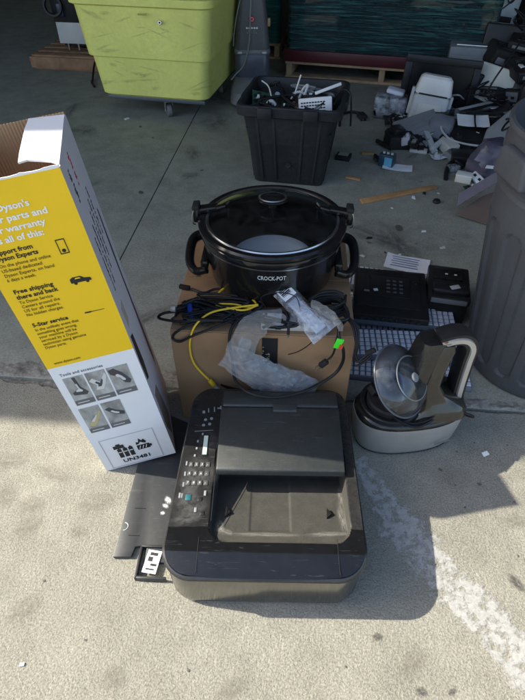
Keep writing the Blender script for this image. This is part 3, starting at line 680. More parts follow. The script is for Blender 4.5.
# ================================================================== CABLES AND SMALL THINGS on the carton
Zt = .3745
def up(pts, dz=0.): return [(x, y, z+dz) for x, y, z in pts]
c = thing('black_cable', 'loose black cable bundle with a small plug, heaped on the left of the brown carton', 'cable', (-.25, 1.19, Zt))
def rel(o, pts): 
    l = Vector(o.location); return [Vector(p)-l for p in pts]
for k, (dy, dz) in enumerate(((0,.004), (.010,.009), (-.010,.010), (.003,.016), (-.004,.021), (.016,.006), (-.016,.015), (.008,.024))):
    pts = [(-.355+.012*k,1.172+dy,.378+dz), (-.299,1.200+dy,.378+dz), (-.227,1.206+dy,.379+dz), (-.165,1.200+dy*.6,.380+dz), (-.137+.004*k,1.176+dy*.3,.381+dz), (-.150,1.140,.379+dz*.6), (-.215,1.150+dy,.378+dz), (-.290,1.180+dy,.378+dz), (-.335,1.168-dy,.378+dz)]
    cable('strand', rel(c, pts), .0040, BLKR, c)
lp = [(-.335,1.150,.384), (-.384,1.140,.382), (-.396,1.118,.381), (-.340,1.100,.388), (-.256,1.103,.392), (-.195,1.135,.396), (-.163,1.165,.405), (-.150,1.178,.412), (-.185,1.235,.404), (-.255,1.262,.385), (-.290,1.245,.381), (-.330,1.262,.380)]
cable('strand', rel(c, lp), .0040, BLKR, c)
lp2 = [(-.165,1.128,.398), (-.220,1.085,.394), (-.290,1.071,.365), (-.330,1.070,.340), (-.350,1.072,.349), (-.336,1.075,.372), (-.292,1.092,.390), (-.214,1.112,.396), (-.172,1.160,.404)]
cable('strand', rel(c, lp2), .0036, BLKR, c)
R9 = random.Random(12)
for k in range(7):
    x = R9.uniform(-.33,-.10); pts = []
    for q in range(7):
        yy = R9.uniform(1.09,1.17); zz_ = .381+R9.uniform(.0,.022); xx = min(.10, max(-.345, x+R9.uniform(-.10,.13)))
        pts.append((xx, yy, zz_))
    cable('strand', rel(c, pts), R9.choice((.003,.0036,.0042)), BLKR, c)
B('plug', (.034, .014, .012), BLKM, c, rel(c, [(-.352,1.265,.383)])[0], (0, .05, -.15), bev=.003)
c = thing('yellow_network_cable', 'yellow network cable looping over the front of the brown carton, plug hanging down', 'cable', (-.2, 1.18, Zt))
cable('strand', rel(c, [(-.243,1.215,.402), (-.229,1.240,.404), (-.197,1.247,.403), (-.152,1.205,.408), (-.128,1.175,.406), (-.144,1.160,.403), (-.188,1.172,.402), (-.240,1.168,.401), (-.165,1.145,.404), (-.121,1.168,.407)]), .0028, YEL, c)
cable('strand', rel(c, [(-.121,1.168,.409), (-.184,1.150,.408), (-.248,1.125,.405), (-.284,1.085,.392), (-.300,1.070,.352), (-.304,1.068,.305), (-.298,1.068,.262), (-.280,1.069,.225), (-.258,1.068,.195)]), .0028, YEL, c)
b = B('boot', (.011, .011, .024), YEL, c, rel(c, [(-.250,1.068,.183)])[0], (0, radians(-32), 0), bev=.002)
B('connector', (.0115, .0085, .020), M_clear('connector_clear', (.85,.87,.86), .5, .15, 0), c, rel(c, [(-.238,1.068,.164)])[0], (0, radians(-32), 0), bev=.001)
c = thing('blue_connector_cable', 'short blue cable end with a pale metal connector at the left edge of the carton', 'cable', (-.35, 1.14, Zt))
cable('strand', rel(c, [(-.318,1.172,.390), (-.310,1.140,.390), (-.300,1.112,.389)]), .0075, BLUEP, c)
MB().cyl((0,0,0), (.014,-.001,0), .010, n=16).build('connector', M('connector_beige', (.55,.50,.40), .4, metal=.4), c, rel(c, [(-.366,1.148,.394)])[0], bev=.001)
cable('strand', rel(c, [(-.352,1.147,.394), (-.335,1.156,.393), (-.318,1.172,.390)]), .0045, BLKR, c)
# thick black power cord hanging over the printer, with a green tag near its plug end
c = thing('power_cord', 'thick black power cord looping from the carton down across the back of the printer', 'cable', (-.18, 1.07, .3))
cable('strand', rel(c, [(-.150,1.130,.402), (-.182,1.090,.392), (-.190,1.066,.360), (-.185,1.064,.305), (-.181,1.055,.255), (-.168,1.025,.236), (-.120,.988,.236), (-.055,.982,.236), (.013,1.006,.236), (.068,1.040,.242), (.108,1.064,.262), (.124,1.068,.305), (.121,1.066,.350), (.108,1.072,.383), (.106,1.10,.398), (.130,1.15,.40), (.11,1.19,.40), (.07,1.16,.402), (.09,1.12,.408), (.128,1.13,.41), (.120,1.18,.412), (.085,1.19,.41)]), .0046, BLKR, c, k=10)
m = MB(); m.box((0,0,0), (.020, .003, .034)); gt = m.build('green_tag', M('tag_green', (.05,.75,.03), .5), c, rel(c, [(.106,1.062,.376)])[0], (0, .25, .1), bev=.001)
B('red_sticker', (.010, .0012, .016), M('sticker_red', (.6,.06,.03), .5), gt, (.009, -.002, -.008), bev=0)
c2 = thing('plug_cord', 'short black cord ending in a two-pin plug, hanging on the front of the carton', 'cable', (.09, 1.07, .35))
cable('strand', rel(c2, [(.112,1.120,.395), (.100,1.072,.385), (.098,1.066,.352), (.092,1.066,.325), (.080,1.066,.308)]), .003, BLKR, c2)
pb = B('plug', (.016, .014, .028), BLKM, c2, rel(c2, [(.072,1.066,.295)])[0], (0, radians(40), 0), bev=.003)
for s_ in (-1, 1): B('prong', (.0015, .006, .016), STEEL, pb, (s_*.0045, 0, -.021), bev=0)
cn = thing('thin_cord', 'thin black wire curling down the middle of the carton front', 'cable', (.0, 1.07, .36))
cable('strand', rel(cn, [(.045,1.105,.388), (.038,1.075,.372), (.022,1.070,.352), (.006,1.070,.336), (-.008,1.070,.326), (-.028,1.071,.316)]), .0016, BLKR, cn)
cable('strand', rel(cn, [(-.096,1.150,.41), (-.110,1.148,.45), (-.070,1.150,.468), (-.02,1.148,.462), (-.004,1.140,.43), (-.01,1.135,.405)]), .0014, BLKR, cn)
# bundle of black cable behind the packet on the right
c = thing('black_cable_coil', 'coiled black cable on the right side of the carton beside the clear packet', 'cable', (.08, 1.2, Zt))
for k in range(10):
    a = .085+.006*RND.uniform(-1,1); pts = []
    for i in range(9):
        th = 2*pi*i/8+.3; pts.append((.068+.054*cos(th)+RND.uniform(-.004,.004), 1.185+.028*sin(th)+.016*cos(th)+RND.uniform(-.004,.004), .381+.005*k+.008*sin(th)))
    cable('strand', rel(c, pts), .0038, BLKR, c, k=6)
for k in range(3): cable('strand', rel(c, [(.118,1.155,.40+.004*k), (.140+.006*k,1.11,.402), (.152+.004*k,1.076,.372), (.156,1.068,.335-.02*k), (.166+.01*k,1.062,.318), (.185+.008*k,1.07,.332)]), .003, BLKR, c)
B('plug', (.012, .012, .030), BLKM, c, rel(c, [(.195,1.072,.345)])[0], (0, .9, 0), bev=.002)
# slim silver device lying along the front edge of the carton
o = thing('silver_set_top_box', 'slim silver device lying along the front top edge of the brown carton', 'device', (-.032, 1.128, Zt), radians(2))
B('case', (.150, .052, .020), M('silver_case', (.60,.61,.61), .35, metal=.3), o, (0, 0, .0105), bev=.002)
B('socket', (.016, .003, .009), BLKM, o, (-.028, -.0265, .0105), bev=.0005)
for i in range(3): B('foot', (.012, .03, .002), BLKM, o, (-.06+.06*i, 0, .0005), bev=0)
pg = thing('usb_lead', 'small black plug with a metal tip hanging in front of the silver device', 'cable', (-.03, 1.075, .40))
B('plug', (.008, .006, .026), BLKM, pg, (0, 0, 0), bev=.0015); B('tip', (.005, .003, .010), STEEL, pg, (0, 0, -.018), bev=0)
cable('strand', rel(pg, [(-.03,1.075,.412), (-.031,1.082,.425), (-.036,1.105,.424), (-.050,1.14,.410)]), .002, BLKR, pg)
# crumpled clear bags
def crumple(name, path, widths, thick, mat, parent, seed, n=15, amp=.012):
    P = spline(path, 8); mm = len(P); v = []
    for i, p in enumerate(P):
        t = i/(mm-1)*(len(widths)-1); k = min(int(t), len(widths)-2); wd = widths[k]+(widths[k+1]-widths[k])*(t-k)
        d = (P[min(i+1, mm-1)]-P[max(i-1, 0)]).normalized(); nrm = Vector((0,-1,.2)).normalized(); nrm = (nrm-d*nrm.dot(d)).normalized(); sd_ = d.cross(nrm).normalized()
        for j in range(n+1):
            u = j/n*2-1; e_ = 1+.22*noise.noise((i*.11, seed, math.copysign(2, u)))+.03*noise.noise((i*.4, seed+3, math.copysign(2, u)))
            q = p+sd_*u*wd*e_
            rg_ = lambda f, o_: 1-2.4*abs(noise.noise(Vector((q.x*f+o_, q.z*f*.8+seed, q.y*f*.3+o_))))
            h = amp*rg_(15, 1.3+seed)+amp*.5*rg_(34, 4.1)+amp*.10*rg_(85, 7.7)
            v.append(q+nrm*(thick*(1-u*u)+max(-.004, h))+sd_*noise.noise(q*22+Vector((seed,1,0)))*.006+d*noise.noise(q*24+Vector((2,seed,0)))*.006)
    f = []
    for i in range(mm-1):
        for j in range(n):
            a, b, c_, e_ = i*(n+1)+j, i*(n+1)+j+1, (i+1)*(n+1)+j+1, (i+1)*(n+1)+j
            f += [(a,b,c_), (a,c_,e_)] if (i+j) % 2 else [(a,b,e_), (b,c_,e_)]
    return MB().add(v, f).build(name, mat, parent, smooth=False)
def M_film(name, tint, haze, rough):
    m = bpy.data.materials.new(name); m.use_nodes = True; nt = m.node_tree; nt.nodes.clear(); out = N(nt, 'OutputMaterial')
    tr = N(nt, 'BsdfTransparent'); tr.inputs[0].default_value = (*tint, 1); df = N(nt, 'BsdfTranslucent'); df.inputs[0].default_value = (.8,.84,.9,1); d2 = N(nt, 'BsdfDiffuse'); d2.inputs[0].default_value = (.8,.84,.9,1)
    gl = N(nt, 'BsdfGlossy'); gl.inputs['Roughness'].default_value = rough; lw = N(nt, 'LayerWeight'); lw.inputs[0].default_value = .36
    a = N(nt, 'AddShader'); nt.links.new(df.outputs[0], a.inputs[0]); nt.links.new(d2.outputs[0], a.inputs[1])
    m1 = N(nt, 'MixShader'); hz = N(nt, 'Math', operation='MULTIPLY_ADD'); nt.links.new(lw.outputs['Facing'], hz.inputs[0]); hz.inputs[1].default_value = .45; hz.inputs[2].default_value = haze; nt.links.new(hz.outputs[0], m1.inputs[0])
    nt.links.new(tr.outputs[0], m1.inputs[1]); nt.links.new(d2.outputs[0], m1.inputs[2])
    m2 = N(nt, 'MixShader'); nt.links.new(lw.outputs['Fresnel'], m2.inputs[0]); nt.links.new(m1.outputs[0], m2.inputs[1]); nt.links.new(gl.outputs[0], m2.inputs[2]); nt.links.new(m2.outputs[0], out.inputs[0]); return m
FILM = M_film('bag_film', (.94,.96,.98), .06, .09)
c = thing('clear_plastic_bag', 'crumpled clear plastic bag draped over the front of the brown carton', 'bag', (-.12, 1.06, .3))
crumple('film', rel(c, [(-.205,1.052,.322), (-.165,1.050,.300), (-.115,1.048,.268), (-.060,1.047,.240), (-.005,1.047,.212), (.045,1.048,.190)]), [.034,.046,.052,.054,.056,.050], .014, FILM, c, 3., 24, .0095)
crumple('film', rel(c, [(-.200,1.058,.318), (-.120,1.057,.268), (-.055,1.056,.236), (.040,1.056,.192)]), [.030,.046,.050,.044], .006, FILM, c, 11., 18, .005)
crumple('film', rel(c, [(-.060,1.106,.424), (-.100,1.078,.428), (-.136,1.062,.398), (-.156,1.056,.345), (-.160,1.052,.305)]), [.026,.036,.036,.038,.040], .012, FILM, c, 5., 20, .010)
crumple('folded_liner', rel(c, [(-.140,1.068,.372), (-.152,1.066,.320), (-.120,1.064,.275), (-.060,1.062,.240), (-.005,1.062,.215)]), [.014,.018,.024,.028,.018], .004, M_film('bag_liner', (.70,.80,.94), .16, .15), c, 9., amp=.006)
pk = thing('clear_packet', 'clear packet with a white barcode label in front of the slow cooker', 'packet', (-.005, 1.145, .425), rot=Euler((radians(24), radians(16), radians(-44))))
m = MB(); nx_, ny_ = 26, 10
top_ = []; 
for s_ in (1, -1):
    for j in range(ny_+1):
        for i in range(nx_+1):
            u = i/nx_*2-1; v_ = j/ny_*2-1; h_ = max(0, (1-u**6)*(1-v_**4))
            top_.append((u*.098+.01, v_*(.030+.012*max(0, u)), s_*(.010*h_+.0008)+.003*noise.noise((u*5, v_*4, s_*3.))))
K = (nx_+1)*(ny_+1)
fs = [(k*K+j*(nx_+1)+i, k*K+j*(nx_+1)+i+1, k*K+(j+1)*(nx_+1)+i+1, k*K+(j+1)*(nx_+1)+i) for k in (0,1) for j in range(ny_) for i in range(nx_)]
m.add(top_, fs).build('film', M_clear('packet_film', (.88,.91,.95), .25, .10, .6, 60), pk)
lab = B('label_sheet', (.058, .040, .0008), PAPER, pk, (-.062, .0, .0138), (0, -.05, 0), bev=0)
x = -.006
while x < .018:
    wd = RND.choice((.0012, .002, .003)); B('barcode_bar', (wd, .028, .0005), INKB, lab, (x, -.002, .0006), bev=0); x += wd+RND.choice((.0012, .002))
for i in range(4): B('print_line', (.014, .002, .0005), INKB, lab, (-.018, .012-.007*i, .0006), bev=0)
ins = B('insert', (.120, .034, .008), M('insert_grey', (.45,.50,.56), .4), pk, (.03, 0, 0), bev=.002)
crumple('loose_film', [(.02,.03,.004), (.06,.045,.012), (.105,.05,.006), (.125,.04,-.006)], [.02,.03,.028,.01], .008, FILM, pk, 5., 12, .006)

# ================================================================== SILVER APPLIANCE
AP = thing('silver_appliance', 'silver and black household appliance with an upright loop handle right of the printer', 'appliance', (.343, 1.085, 0), radians(13))
def oval(hx, hy, z, cx=0., p=2.6, n=56, cy=0.):
    r = []
    for i in range(n):
        a = 2*pi*i/n; ca, sa = cos(a), sin(a)
        x = hx*math.copysign(abs(ca)**(2/p), ca); y = hy*math.copysign(abs(sa)**(2/p), sa)
        r.append(Vector((cx+x, cy+y*(1-.16*(x/hx if x > 0 else 0)**2), z)))
    return r
m = MB(); m.loft([oval(.145,.072,.003), oval(.152,.080,.0), oval(.159,.086,.014), oval(.165,.091,.06), oval(.170,.095,.115), oval(.169,.094,.122)]); m.build('base', SILV, AP)
MB().loft([oval(.153,.081,.0012), oval(.1565,.0845,.004), oval(.1572,.0855,.007)], False, False).build('foot_ring', BLKM, AP)
BRN = M('smoked_brown', (.024,.020,.015), .10, dust=.06, ds=14, spec=.6)
m = MB(); m.loft([oval(.167,.093,.0925), oval(.167,.093,.10), oval(.163,.089,.108), oval(.154,.080,.113)]); m.build('collar', BLKG, AP)
m = MB(); m.lathe([(.082,.110), (.086,.113), (.087,.128), (.083,.131), (.074,.129), (.070,.120), (.066,.112), (.0001,.110)], 48); m.build('bowl_ring', BLK, AP, (-.068, -.002, 0))
m = MB(); m.lathe([(.069,.122), (.069,.142), (.064,.147), (.0001,.146)], 40); dd = m.build('inner_disc', BLKM, AP, (-.068, -.002, 0), (.0, .0, 0))
MB().lathe([(.0001,.146), (.016,.147), (.016,.168), (.010,.176), (.0001,.177)], 20).build('spindle', BLKG, AP, (-.060, .012, 0))
for x, y, r in ((-.088,-.034,.006), (-.045,-.036,.003)): MB().cyl((x, y, .146), (x, y, .1495), r, n=12).build('white_cap', WHITE, AP)
for x, y, z, sx in ((-.115,.020,.160,.028), (-.098,.030,.175,.022), (-.08,.022,.160,.02)): B('latch', (sx, .03, .022), BLKM, AP, (x, y, z), (.3, .4, .5), bev=.004)
# smoked upper shell sweeping up into the handle
def slab(outline, y0, y1, mat, name, bev): return MB().prism(outline, y0, y1, 'y').build(name, mat, AP, bev=bev, seg=3)
sh = []
prof = [(-.005,.172,.110,.086), (.010,.170,.125,.083), (.022,.163,.142,.075), (.032,.140,.160,.064), (.038,.110,.18,.055), (.044,.100,.22,.050), (.052,.104,.27,.048), (.060,.112,.315,.046), (.066,.118,.342,.043), (.074,.114,.358,.036)]
rg = []
for xa, xb, z, hy in prof: rg.append([Vector((p.x, p.y, z)) for p in rr_ring((xb-xa)/2, hy, min((xb-xa)/2, hy)*.55, 0, 6, (xa+xb)/2-.02-.030*min(1, max(0, (z-.125)/.10)), 0)])
MB().loft(rg).build('smoked_shell', BRN, AP)
MB().loft([[Vector((p.x, p.y, z)) for p in rr_ring(.036, hy, .02, 0, 6, x_-.030, .0)] for x_, z, hy in ((.004,.13,.052), (.016,.20,.048), (.030,.28,.045), (.042,.345,.040), (.044,.366,.032))]).build('black_back', BLKG, AP)
hp = spline([(.028,0,.360), (.066,0,.370), (.098,0,.364), (.119,0,.336), (.121,0,.285), (.123,0,.22), (.127,0,.155), (.133,0,.108)], 6)
def strip(path, wy, th, off, name, mat, bev=.004):
    m = MB(); rings = []
    for i, p in enumerate(path):
        d = (path[min(i+1, len(path)-1)]-path[max(i-1, 0)]).normalized(); nr = Vector((d.z, 0, -d.x))*-1
        c_ = p+nr*off
        rings.append([c_+nr*a*th+Vector((0, b*wy, 0)) for a, b in ((-.7,-1), (-1,-.7), (-1,.7), (-.7,1), (.7,1), (1,.7), (1,-.7), (.7,-1))])
    m.loft(rings); return m.build(name, mat, AP)
strip(hp, .032, .0095, .0, 'handle', SILV); strip(hp, .026, .006, -.0125, 'handle_lining', BLK) ; strip(hp, .026, .006, .0125, 'handle_lining', BLK)
B('handle_button', (.024, .040, .012), M('button_brown', (.20,.10,.06), .25), AP, (.042, -.012, .366), (0, .05, 0), bev=.004)
# grey funnel lid leaning in the bowl
m = MB(); m.lathe([(.0001,.062), (.022,.060), (.050,.051), (.072,.034), (.084,.014), (.088,.002), (.0885,.0), (.086,.0), (.082,.013), (.070,.032), (.049,.048), (.021,.057), (.0001,.059)], 56)
gd = m.build('grey_lid', M_clear('smoked_lid', (.34,.38,.44), .16, .07, 0, 26., .40), AP, (-.066, -.028, .240), Vector((.50,-.46,.66)).to_track_quat('Z', 'Y').to_euler())
gd.scale = (1.15, 1.15, .80)
MB().lathe([(.0001,.060), (.010,.061), (.012,.064), (.009,.068), (.0001,.069)], 20).build('lid_boss', GREY, gd)
MB().lathe([(.052,.0515), (.0535,.0525), (.0555,.0505)], 48).build('lid_ridge', GREY, gd); MB().lathe([(.0845,-.003), (.0905,-.003), (.0915,.0), (.0905,.003), (.0870,.003)], 56).build('lid_rim_ring', M('ring_grey', (.10,.11,.12), .3), gd)
for i in range(3): B('lid_rib', (.004, .07, .004), BLKM, gd, (-.03+.03*i, 0, .030), bev=.001)
MB().lathe([(.0001,.040), (.020,.040), (.022,.036), (.0001,.034)], 24).build('lid_core', M('core_blue', (.03,.05,.10), .25), gd)
cable('cord', [(-.10,-.03,.150), (-.075,-.075,.135), (-.02,-.10,.120), (.05,-.075,.122), (.10,-.062,.130), (.145,-.075,.118), (.176,-.06,.085), (.180,-.03,.055), (.172,.0,.045)], .0042, BLKR, AP, k=8)
cable('cord', [(-.11,-.01,.160), (-.09,-.058,.142), (-.04,-.088,.125), (.02,-.085,.128), (.06,-.06,.14)], .0035, BLKR, AP, k=8)
for ch in AP.children:
    if ch.name.split('.')[0] not in ('base', 'foot_ring'): ch.location.z += .03
mk = MB(); mk.prism([(.058,.045), (.072,.050), (.088,.055), (.104,.061), (.104,.057), (.088,.050), (.072,.045), (.060,.042)], -.0935, -.0900, 'y'); mk.build('maker_mark', M_flat('ink_steel', (.17,.17,.16)), AP)

# ================================================================== PATTERNED CARTON, PHONE BASES, PAPERS
KBM = M('keyboard_shell', (.13,.14,.17), .45, dust=.15); KEYM = M('keyboard_keys', (.64,.67,.74), .45, var=.08, vs=60)
def keyboard(label, x, y, z, rz, seed):
    t_ = thing('keyboard', label, 'keyboard', (x, y, z), rz); r3 = random.Random(seed)
    MB().box((0,0,.011), (.425,.150,.020), taper=.97).build('shell', KBM, t_, bev=.004)
    m = MB()
    for r in range(6):
        for c in range(20):
            if r == 5 and 4 < c < 9: continue
            m.box((-.199+c*.0209, -.058+(5-r)*.0228, .0232), (.0160,.0160,.0045), taper=.84)
    m.build('key_field', KEYM, t_, bev=0)['kind'] = 'stuff'
    B('space_bar', (.095,.0160,.0045), KEYM, t_, (-.06, -.058, .0232), bev=.001)
    return t_
keyboard('pale keyboard at the front of the pile, behind the silver appliance', .385, 1.36, .0, radians(-3), 1)
keyboard('pale keyboard second from the front, lowest under the square black device', .375, 1.525, .0, radians(-1), 2)
keyboard('pale keyboard under the middle of the square black device', .380, 1.70, .0, radians(-4), 3)
keyboard('pale keyboard at the back of the pile, showing behind the square black device', .385, 1.875, .0, radians(-5), 4)
keyboard('pale keyboard stacked on others in front of the square black device', .36, 1.445, .0325, radians(2), 5)
keyboard('pale keyboard stacked at the back edge of the pile', .37, 1.83, .0325, radians(-9), 6)
keyboard('pale keyboard stacked directly beneath the square black device', .37, 1.625, .0325, radians(-2), 7)
d = thing('black_phone_base', 'flat square black device with stepped top lying on the pile of keyboards', 'device', (.335, 1.665, .0640), radians(-4))
B('case', (.275, .30, .050), M('device_black', (.009,.009,.010), .35, dust=.08, spec=.3), d, (0, 0, .026), bev=.005)
for i in range(9): B('vent', (.012, .003, .016), BLKG, d, (-.10+.025*i, -.1515, .036), bev=0)
B('front_edge', (.280, .003, .020), M('device_blue_grey', (.07,.085,.11), .3), d, (0, -.1515, .016), bev=.001)
B('top_step', (.235, .23, .008), BLKM, d, (-.008, .012, .054), bev=.003)
kp = B('keypad_plate', (.15, .13, .005), BLK, d, (-.005, .02, .060), bev=.002)
for r in range(4):
    for c in range(3): B('key', (.013, .009, .003), M('key_grey', (.10,.10,.11), .4), kp, (-.005+c*.024, .035-r*.024, .0035), bev=.001)
B('white_sticker', (.016, .014, .001), PAPER, kp, (-.052, -.03, .0032), (0,0,.3), bev=0)
B('button', (.03, .01, .003), GREY, d, (-.085, -.015, .0595), bev=.001); B('lens', (.02,.016,.003), BLKG, d, (.09,.06,.0595), bev=.002)
for i in range(5): B('groove', (.10, .002, .001), BLKG, d, (.0, .10+.008*i, .0582), bev=0)
d = thing('black_cordless_phone', 'small black phone base with handset cradle beside the flat square device', 'phone', (.560, 1.72, .0), radians(-8))
B('stand', (.15, .20, .10), BLKM, d, (0, .02, .05), bev=.006)
B('case', (.155, .215, .030), BLK, d, (0, .01, .116), bev=.006)
B('cradle', (.11, .075, .012), BLKG, d, (-.005, .055, .135), bev=.004)
for x in (-.012, .022): B('contact', (.010, .006, .002), WHITE, d, (x, .045, .1425), bev=.0005)
hs = B('handset', (.135, .05, .028), BLK, d, (.002, -.055, .142), (.1, 0, .05), bev=.010, seg=3)
B('speaker_grille', (.035, .02, .002), LGREY, hs, (.012, -.002, .0145), (.0,0,.4), bev=.0005)
B('front_panel', (.13, .004, .02), GREY, d, (0, -.099, .116), bev=.001)
def paper(name, label, x, y, z, sx, sy, rz, mat=PAPER, cat='paper', curl=.004):
    v = []; n = 6
    for j in range(n+1):
        for i in range(n+1):
            u, w_ = i/n-.5, j/n-.5; v.append((u*sx, w_*sy, curl*(noise.noise((u*3+x*9, w_*3, y*5))+.6)+curl*1.5*(abs(u)*2)**3))
    o = MB().add(v, [(j*(n+1)+i, j*(n+1)+i+1, (j+1)*(n+1)+i+1, (j+1)*(n+1)+i) for j in range(n) for i in range(n)]).build(name, mat, None, (x, y, z), (0, 0, rz))
    return tag(o, label, cat)
ps = paper('printed_sheet', 'printed white sheet on the floor behind the black phone base', .455, 2.03, .003, .19, .12, radians(-14))
for i in range(5): B('print_line', (.12-.01*(i % 2), .006, .0006), M_flat('ink_pale_blue', (.25,.30,.42)), ps, (-.01, .04-.018*i, .0065), bev=0)
paper('curled_sheet', 'curled white paper strip right of the printed sheet', .575, 1.965, .002, .085, .045, radians(35), curl=.01)

# ================================================================== TRASH CAN
TC = thing('trash_can', 'tall ribbed grey plastic trash can standing at the right edge', 'trash can', (.836, 1.468, 0), radians(-4))
TM = M('can_grey', (.060,.064,.071), .45, dust=.24, ds=9, dcol=(.26,.27,.28), scratch=.25, spec=.35, bump=.15, bs=200)
nA, H_ = 240, .82
def canr(z, a):
    r = .224+.068*min(1, z/.55)
    if z > .64: r += .004*min(1, (z-.64)/.05)
    if .03 < z < .59:
        k = 18; ph = (a/(2*pi)*k) % 1-.5; w_ = .32; top_, bot_ = .565, .05; rad = .034
        q = abs(ph)*2*pi*r/k; half = w_*2*pi*r/k; zz = 0
        if z > top_-rad: zz = z-(top_-rad)
        elif z < bot_+rad: zz = (bot_+rad)-z
        dd_ = sqrt(q*q+zz*zz) if zz > 0 else q
        s_ = max(0, min(1, (half-dd_)/.007)); r -= .017*s_*s_*(3-2*s_)
    return r
zs = [0, .004, .01, .02]+[.03+.007*i for i in range(81)]+[.61, .63, .640, .643, .646, .649, .655, .660, .664, .667, .671, .676, .70, .73]
m = MB(); rings = []
for z in zs:
    ex = 0
    if .6425 < z < .6495 or .6635 < z < .6715: ex = .006
    if z < .01: ex -= .008*(1-z/.01)
    rings.append([Vector(((canr(z, 2*pi*i/nA)+ex)*cos(2*pi*i/nA), (canr(z, 2*pi*i/nA)+ex)*sin(2*pi*i/nA), z)) for i in range(nA)])
m.loft(rings, True, False); m.build('can_body', TM, TC, ang=50)
MB().lathe([(.296,.728), (.304,.731), (.308,.735), (.308,.760), (.304,.764), (.303,.800), (.312,.804), (.314,.812), (.311,.820), (.302,.821), (.296,.812), (.290,.70), (.284,.56), (.218,.03), (.0001,.025)], 120).build('can_rim', TM, TC)
for a in (radians(198), radians(18)):
    hb = MB(); hb.box((.312, 0, .735), (.040, .150, .080), taper=.86); hb.xf(Matrix.Rotation(a, 4, 'Z')); hb.build('handle', TM, TC, bev=.012, seg=3)

# ================================================================== TOTE full of scrap
TT = thing('black_tote', 'black plastic tote full of scrap electronics on the warehouse floor', 'tote', (-.100, 2.955, 0), radians(-6))
TTM = M('tote_black', (.011,.0125,.015), .45, spec=.28, dust=.10, ds=6, bump=.08, scratch=.2)
R_ = lambda hx, hy, z, r=.05: rr_ring(hx, hy, r, z, 6)
m = MB(); m.loft([R_(.185,.175,.0,.03), R_(.190,.180,.006,.03), R_(.235,.222,.365), R_(.236,.223,.368), R_(.258,.245,.370), R_(.268,.255,.376), R_(.270,.257,.418), R_(.266,.253,.424), R_(.250,.237,.424), R_(.246,.233,.418), R_(.240,.227,.36), R_(.184,.172,.012,.03)]); m.build('tub', TTM, TT)
for sx_ in (-.135, -.062, .062, .135):
    v = []
    for z, wd in ((.02,.008), (.36,.010)):
        yy = -(.1805+(.222-.180)*z/.365); xx = sx_*(1+.22*z/.365)
        v += [(xx-wd, yy+.004, z), (xx+wd, yy+.004, z), (xx+wd*.6, yy-.006, z), (xx-wd*.6, yy-.006, z)]
    MB().add(v, [(0,1,2,3), (7,6,5,4), (0,4,5,1), (1,5,6,2), (2,6,7,3), (3,7,4,0)]).build('rib', TTM, TT, bev=.0015)
v = []
for sx_ in (-.15, .15): 
    for sy_ in (-1, 1):
        yy = sx_*.95
        MB().box((0,0,0), (.010, .018, .34)).build('rib', TTM, TT, (sy_*.2135, yy, .19), (0, sy_*.128, 0), bev=.002)
for sx_ in (-.17, .06):
    hh = MB(); hh.box((sx_+.055, -.262, .396), (.072, .016, .052)); hh.build('latch', TTM, TT, bev=.004)
MB().lathe([(.0001,0), (.014,0), (.016,.002)], 20).build('emblem', TTM, TT, (0, -.204, .12), (radians(97), 0, 0))
for s_ in (-1, 1): B('grip', (.02, .15, .05), TTM, TT, (s_*.270, 0, .39), bev=.006)
def at_tote(x, y, z): 
    a = radians(-6); return (-.100+x*cos(a)-y*sin(a), 2.955+x*sin(a)+y*cos(a), z)
w_ = MB()
nn = 24; v = []
for j in range(nn+1):
    for i in range(nn+1):
        x = -.225+.45*i/nn; y = -.212+.424*j/nn; v.append((x, y, .30+.05*noise.noise((x*14, y*14, 2))+.03*noise.noise((x*35, y*35, 7))))
w_.add(v, [(j*(nn+1)+i, j*(nn+1)+i+1, (j+1)*(nn+1)+i+1, (j+1)*(nn+1)+i) for j in range(nn) for i in range(nn)])
o = w_.build('scrap_fill', M('scrap_dark', (.03,.03,.032), .5, var=.7, vs=40, bump=.6, bs=50), None, (-.1, 2.955, 0), (0,0,radians(-6)), smooth=False); tag(o, 'tangle of dark scrap parts filling the black tote', 'scrap', kind='stuff')
v1 = thing('white_vent_housing', 'white slotted plastic housing with a dark oval opening, lying on the tote contents', 'housing', at_tote(.12, -.08, .355), rot=Euler((radians(-18), radians(-6), radians(2))))
B('box', (.17, .09, .085), WHITE, v1, (0, 0, .03), bev=.006)
for r in range(4):
    for c in range(9): B('vent_slot', (.010, .003, .006), BLKM, v1, (-.068+c*.014, -.0455, .008+r*.014), bev=0)
MB().lathe([(.0001,.0), (.055,.0), (.058,.004), (.052,.008), (.0001,.006)], 28, sy=.55).build('dark_oval', BLKM, v1, (-.01, .0, .075), (.1, .1, .1))
MB().prism([(.02,-.03), (.16,.0), (.15,.03), (.03,.045)], .07, .085, 'z').build('wing', WHITE, v1, (.0, .0, .01), (0, -.25, 0), bev=.003)
def board(label, x, y, z, sx, sy, rot, seed):
    t_ = thing('circuit_board', label, 'circuit board', at_tote(x, y, z), rot=Euler(rot)); r3 = random.Random(seed)
    B('board', (sx, sy, .0025), PCB, t_, bev=0)
    for k in range(7): B('chip', (r3.uniform(.01,.03), r3.uniform(.008,.02), r3.uniform(.005,.02)), r3.choice((BLKM, STEEL, WHITE, BLKM)), t_, (r3.uniform(-.4,.4)*sx, r3.uniform(-.4,.4)*sy, .008), bev=.001)
    return t_
board('green circuit board standing on edge at the left inside the tote', -.16, -.02, .365, .15, .11, (1.0, .3, .5), 1)
board('green circuit board lying flat in the middle of the tote', -.02, .04, .345, .17, .12, (.2, -.2, .2), 2)
board('green circuit board at the back right corner inside the tote', .13, .12, .33, .13, .12, (.5, .2, -.3), 5)
R7 = random.Random(4)
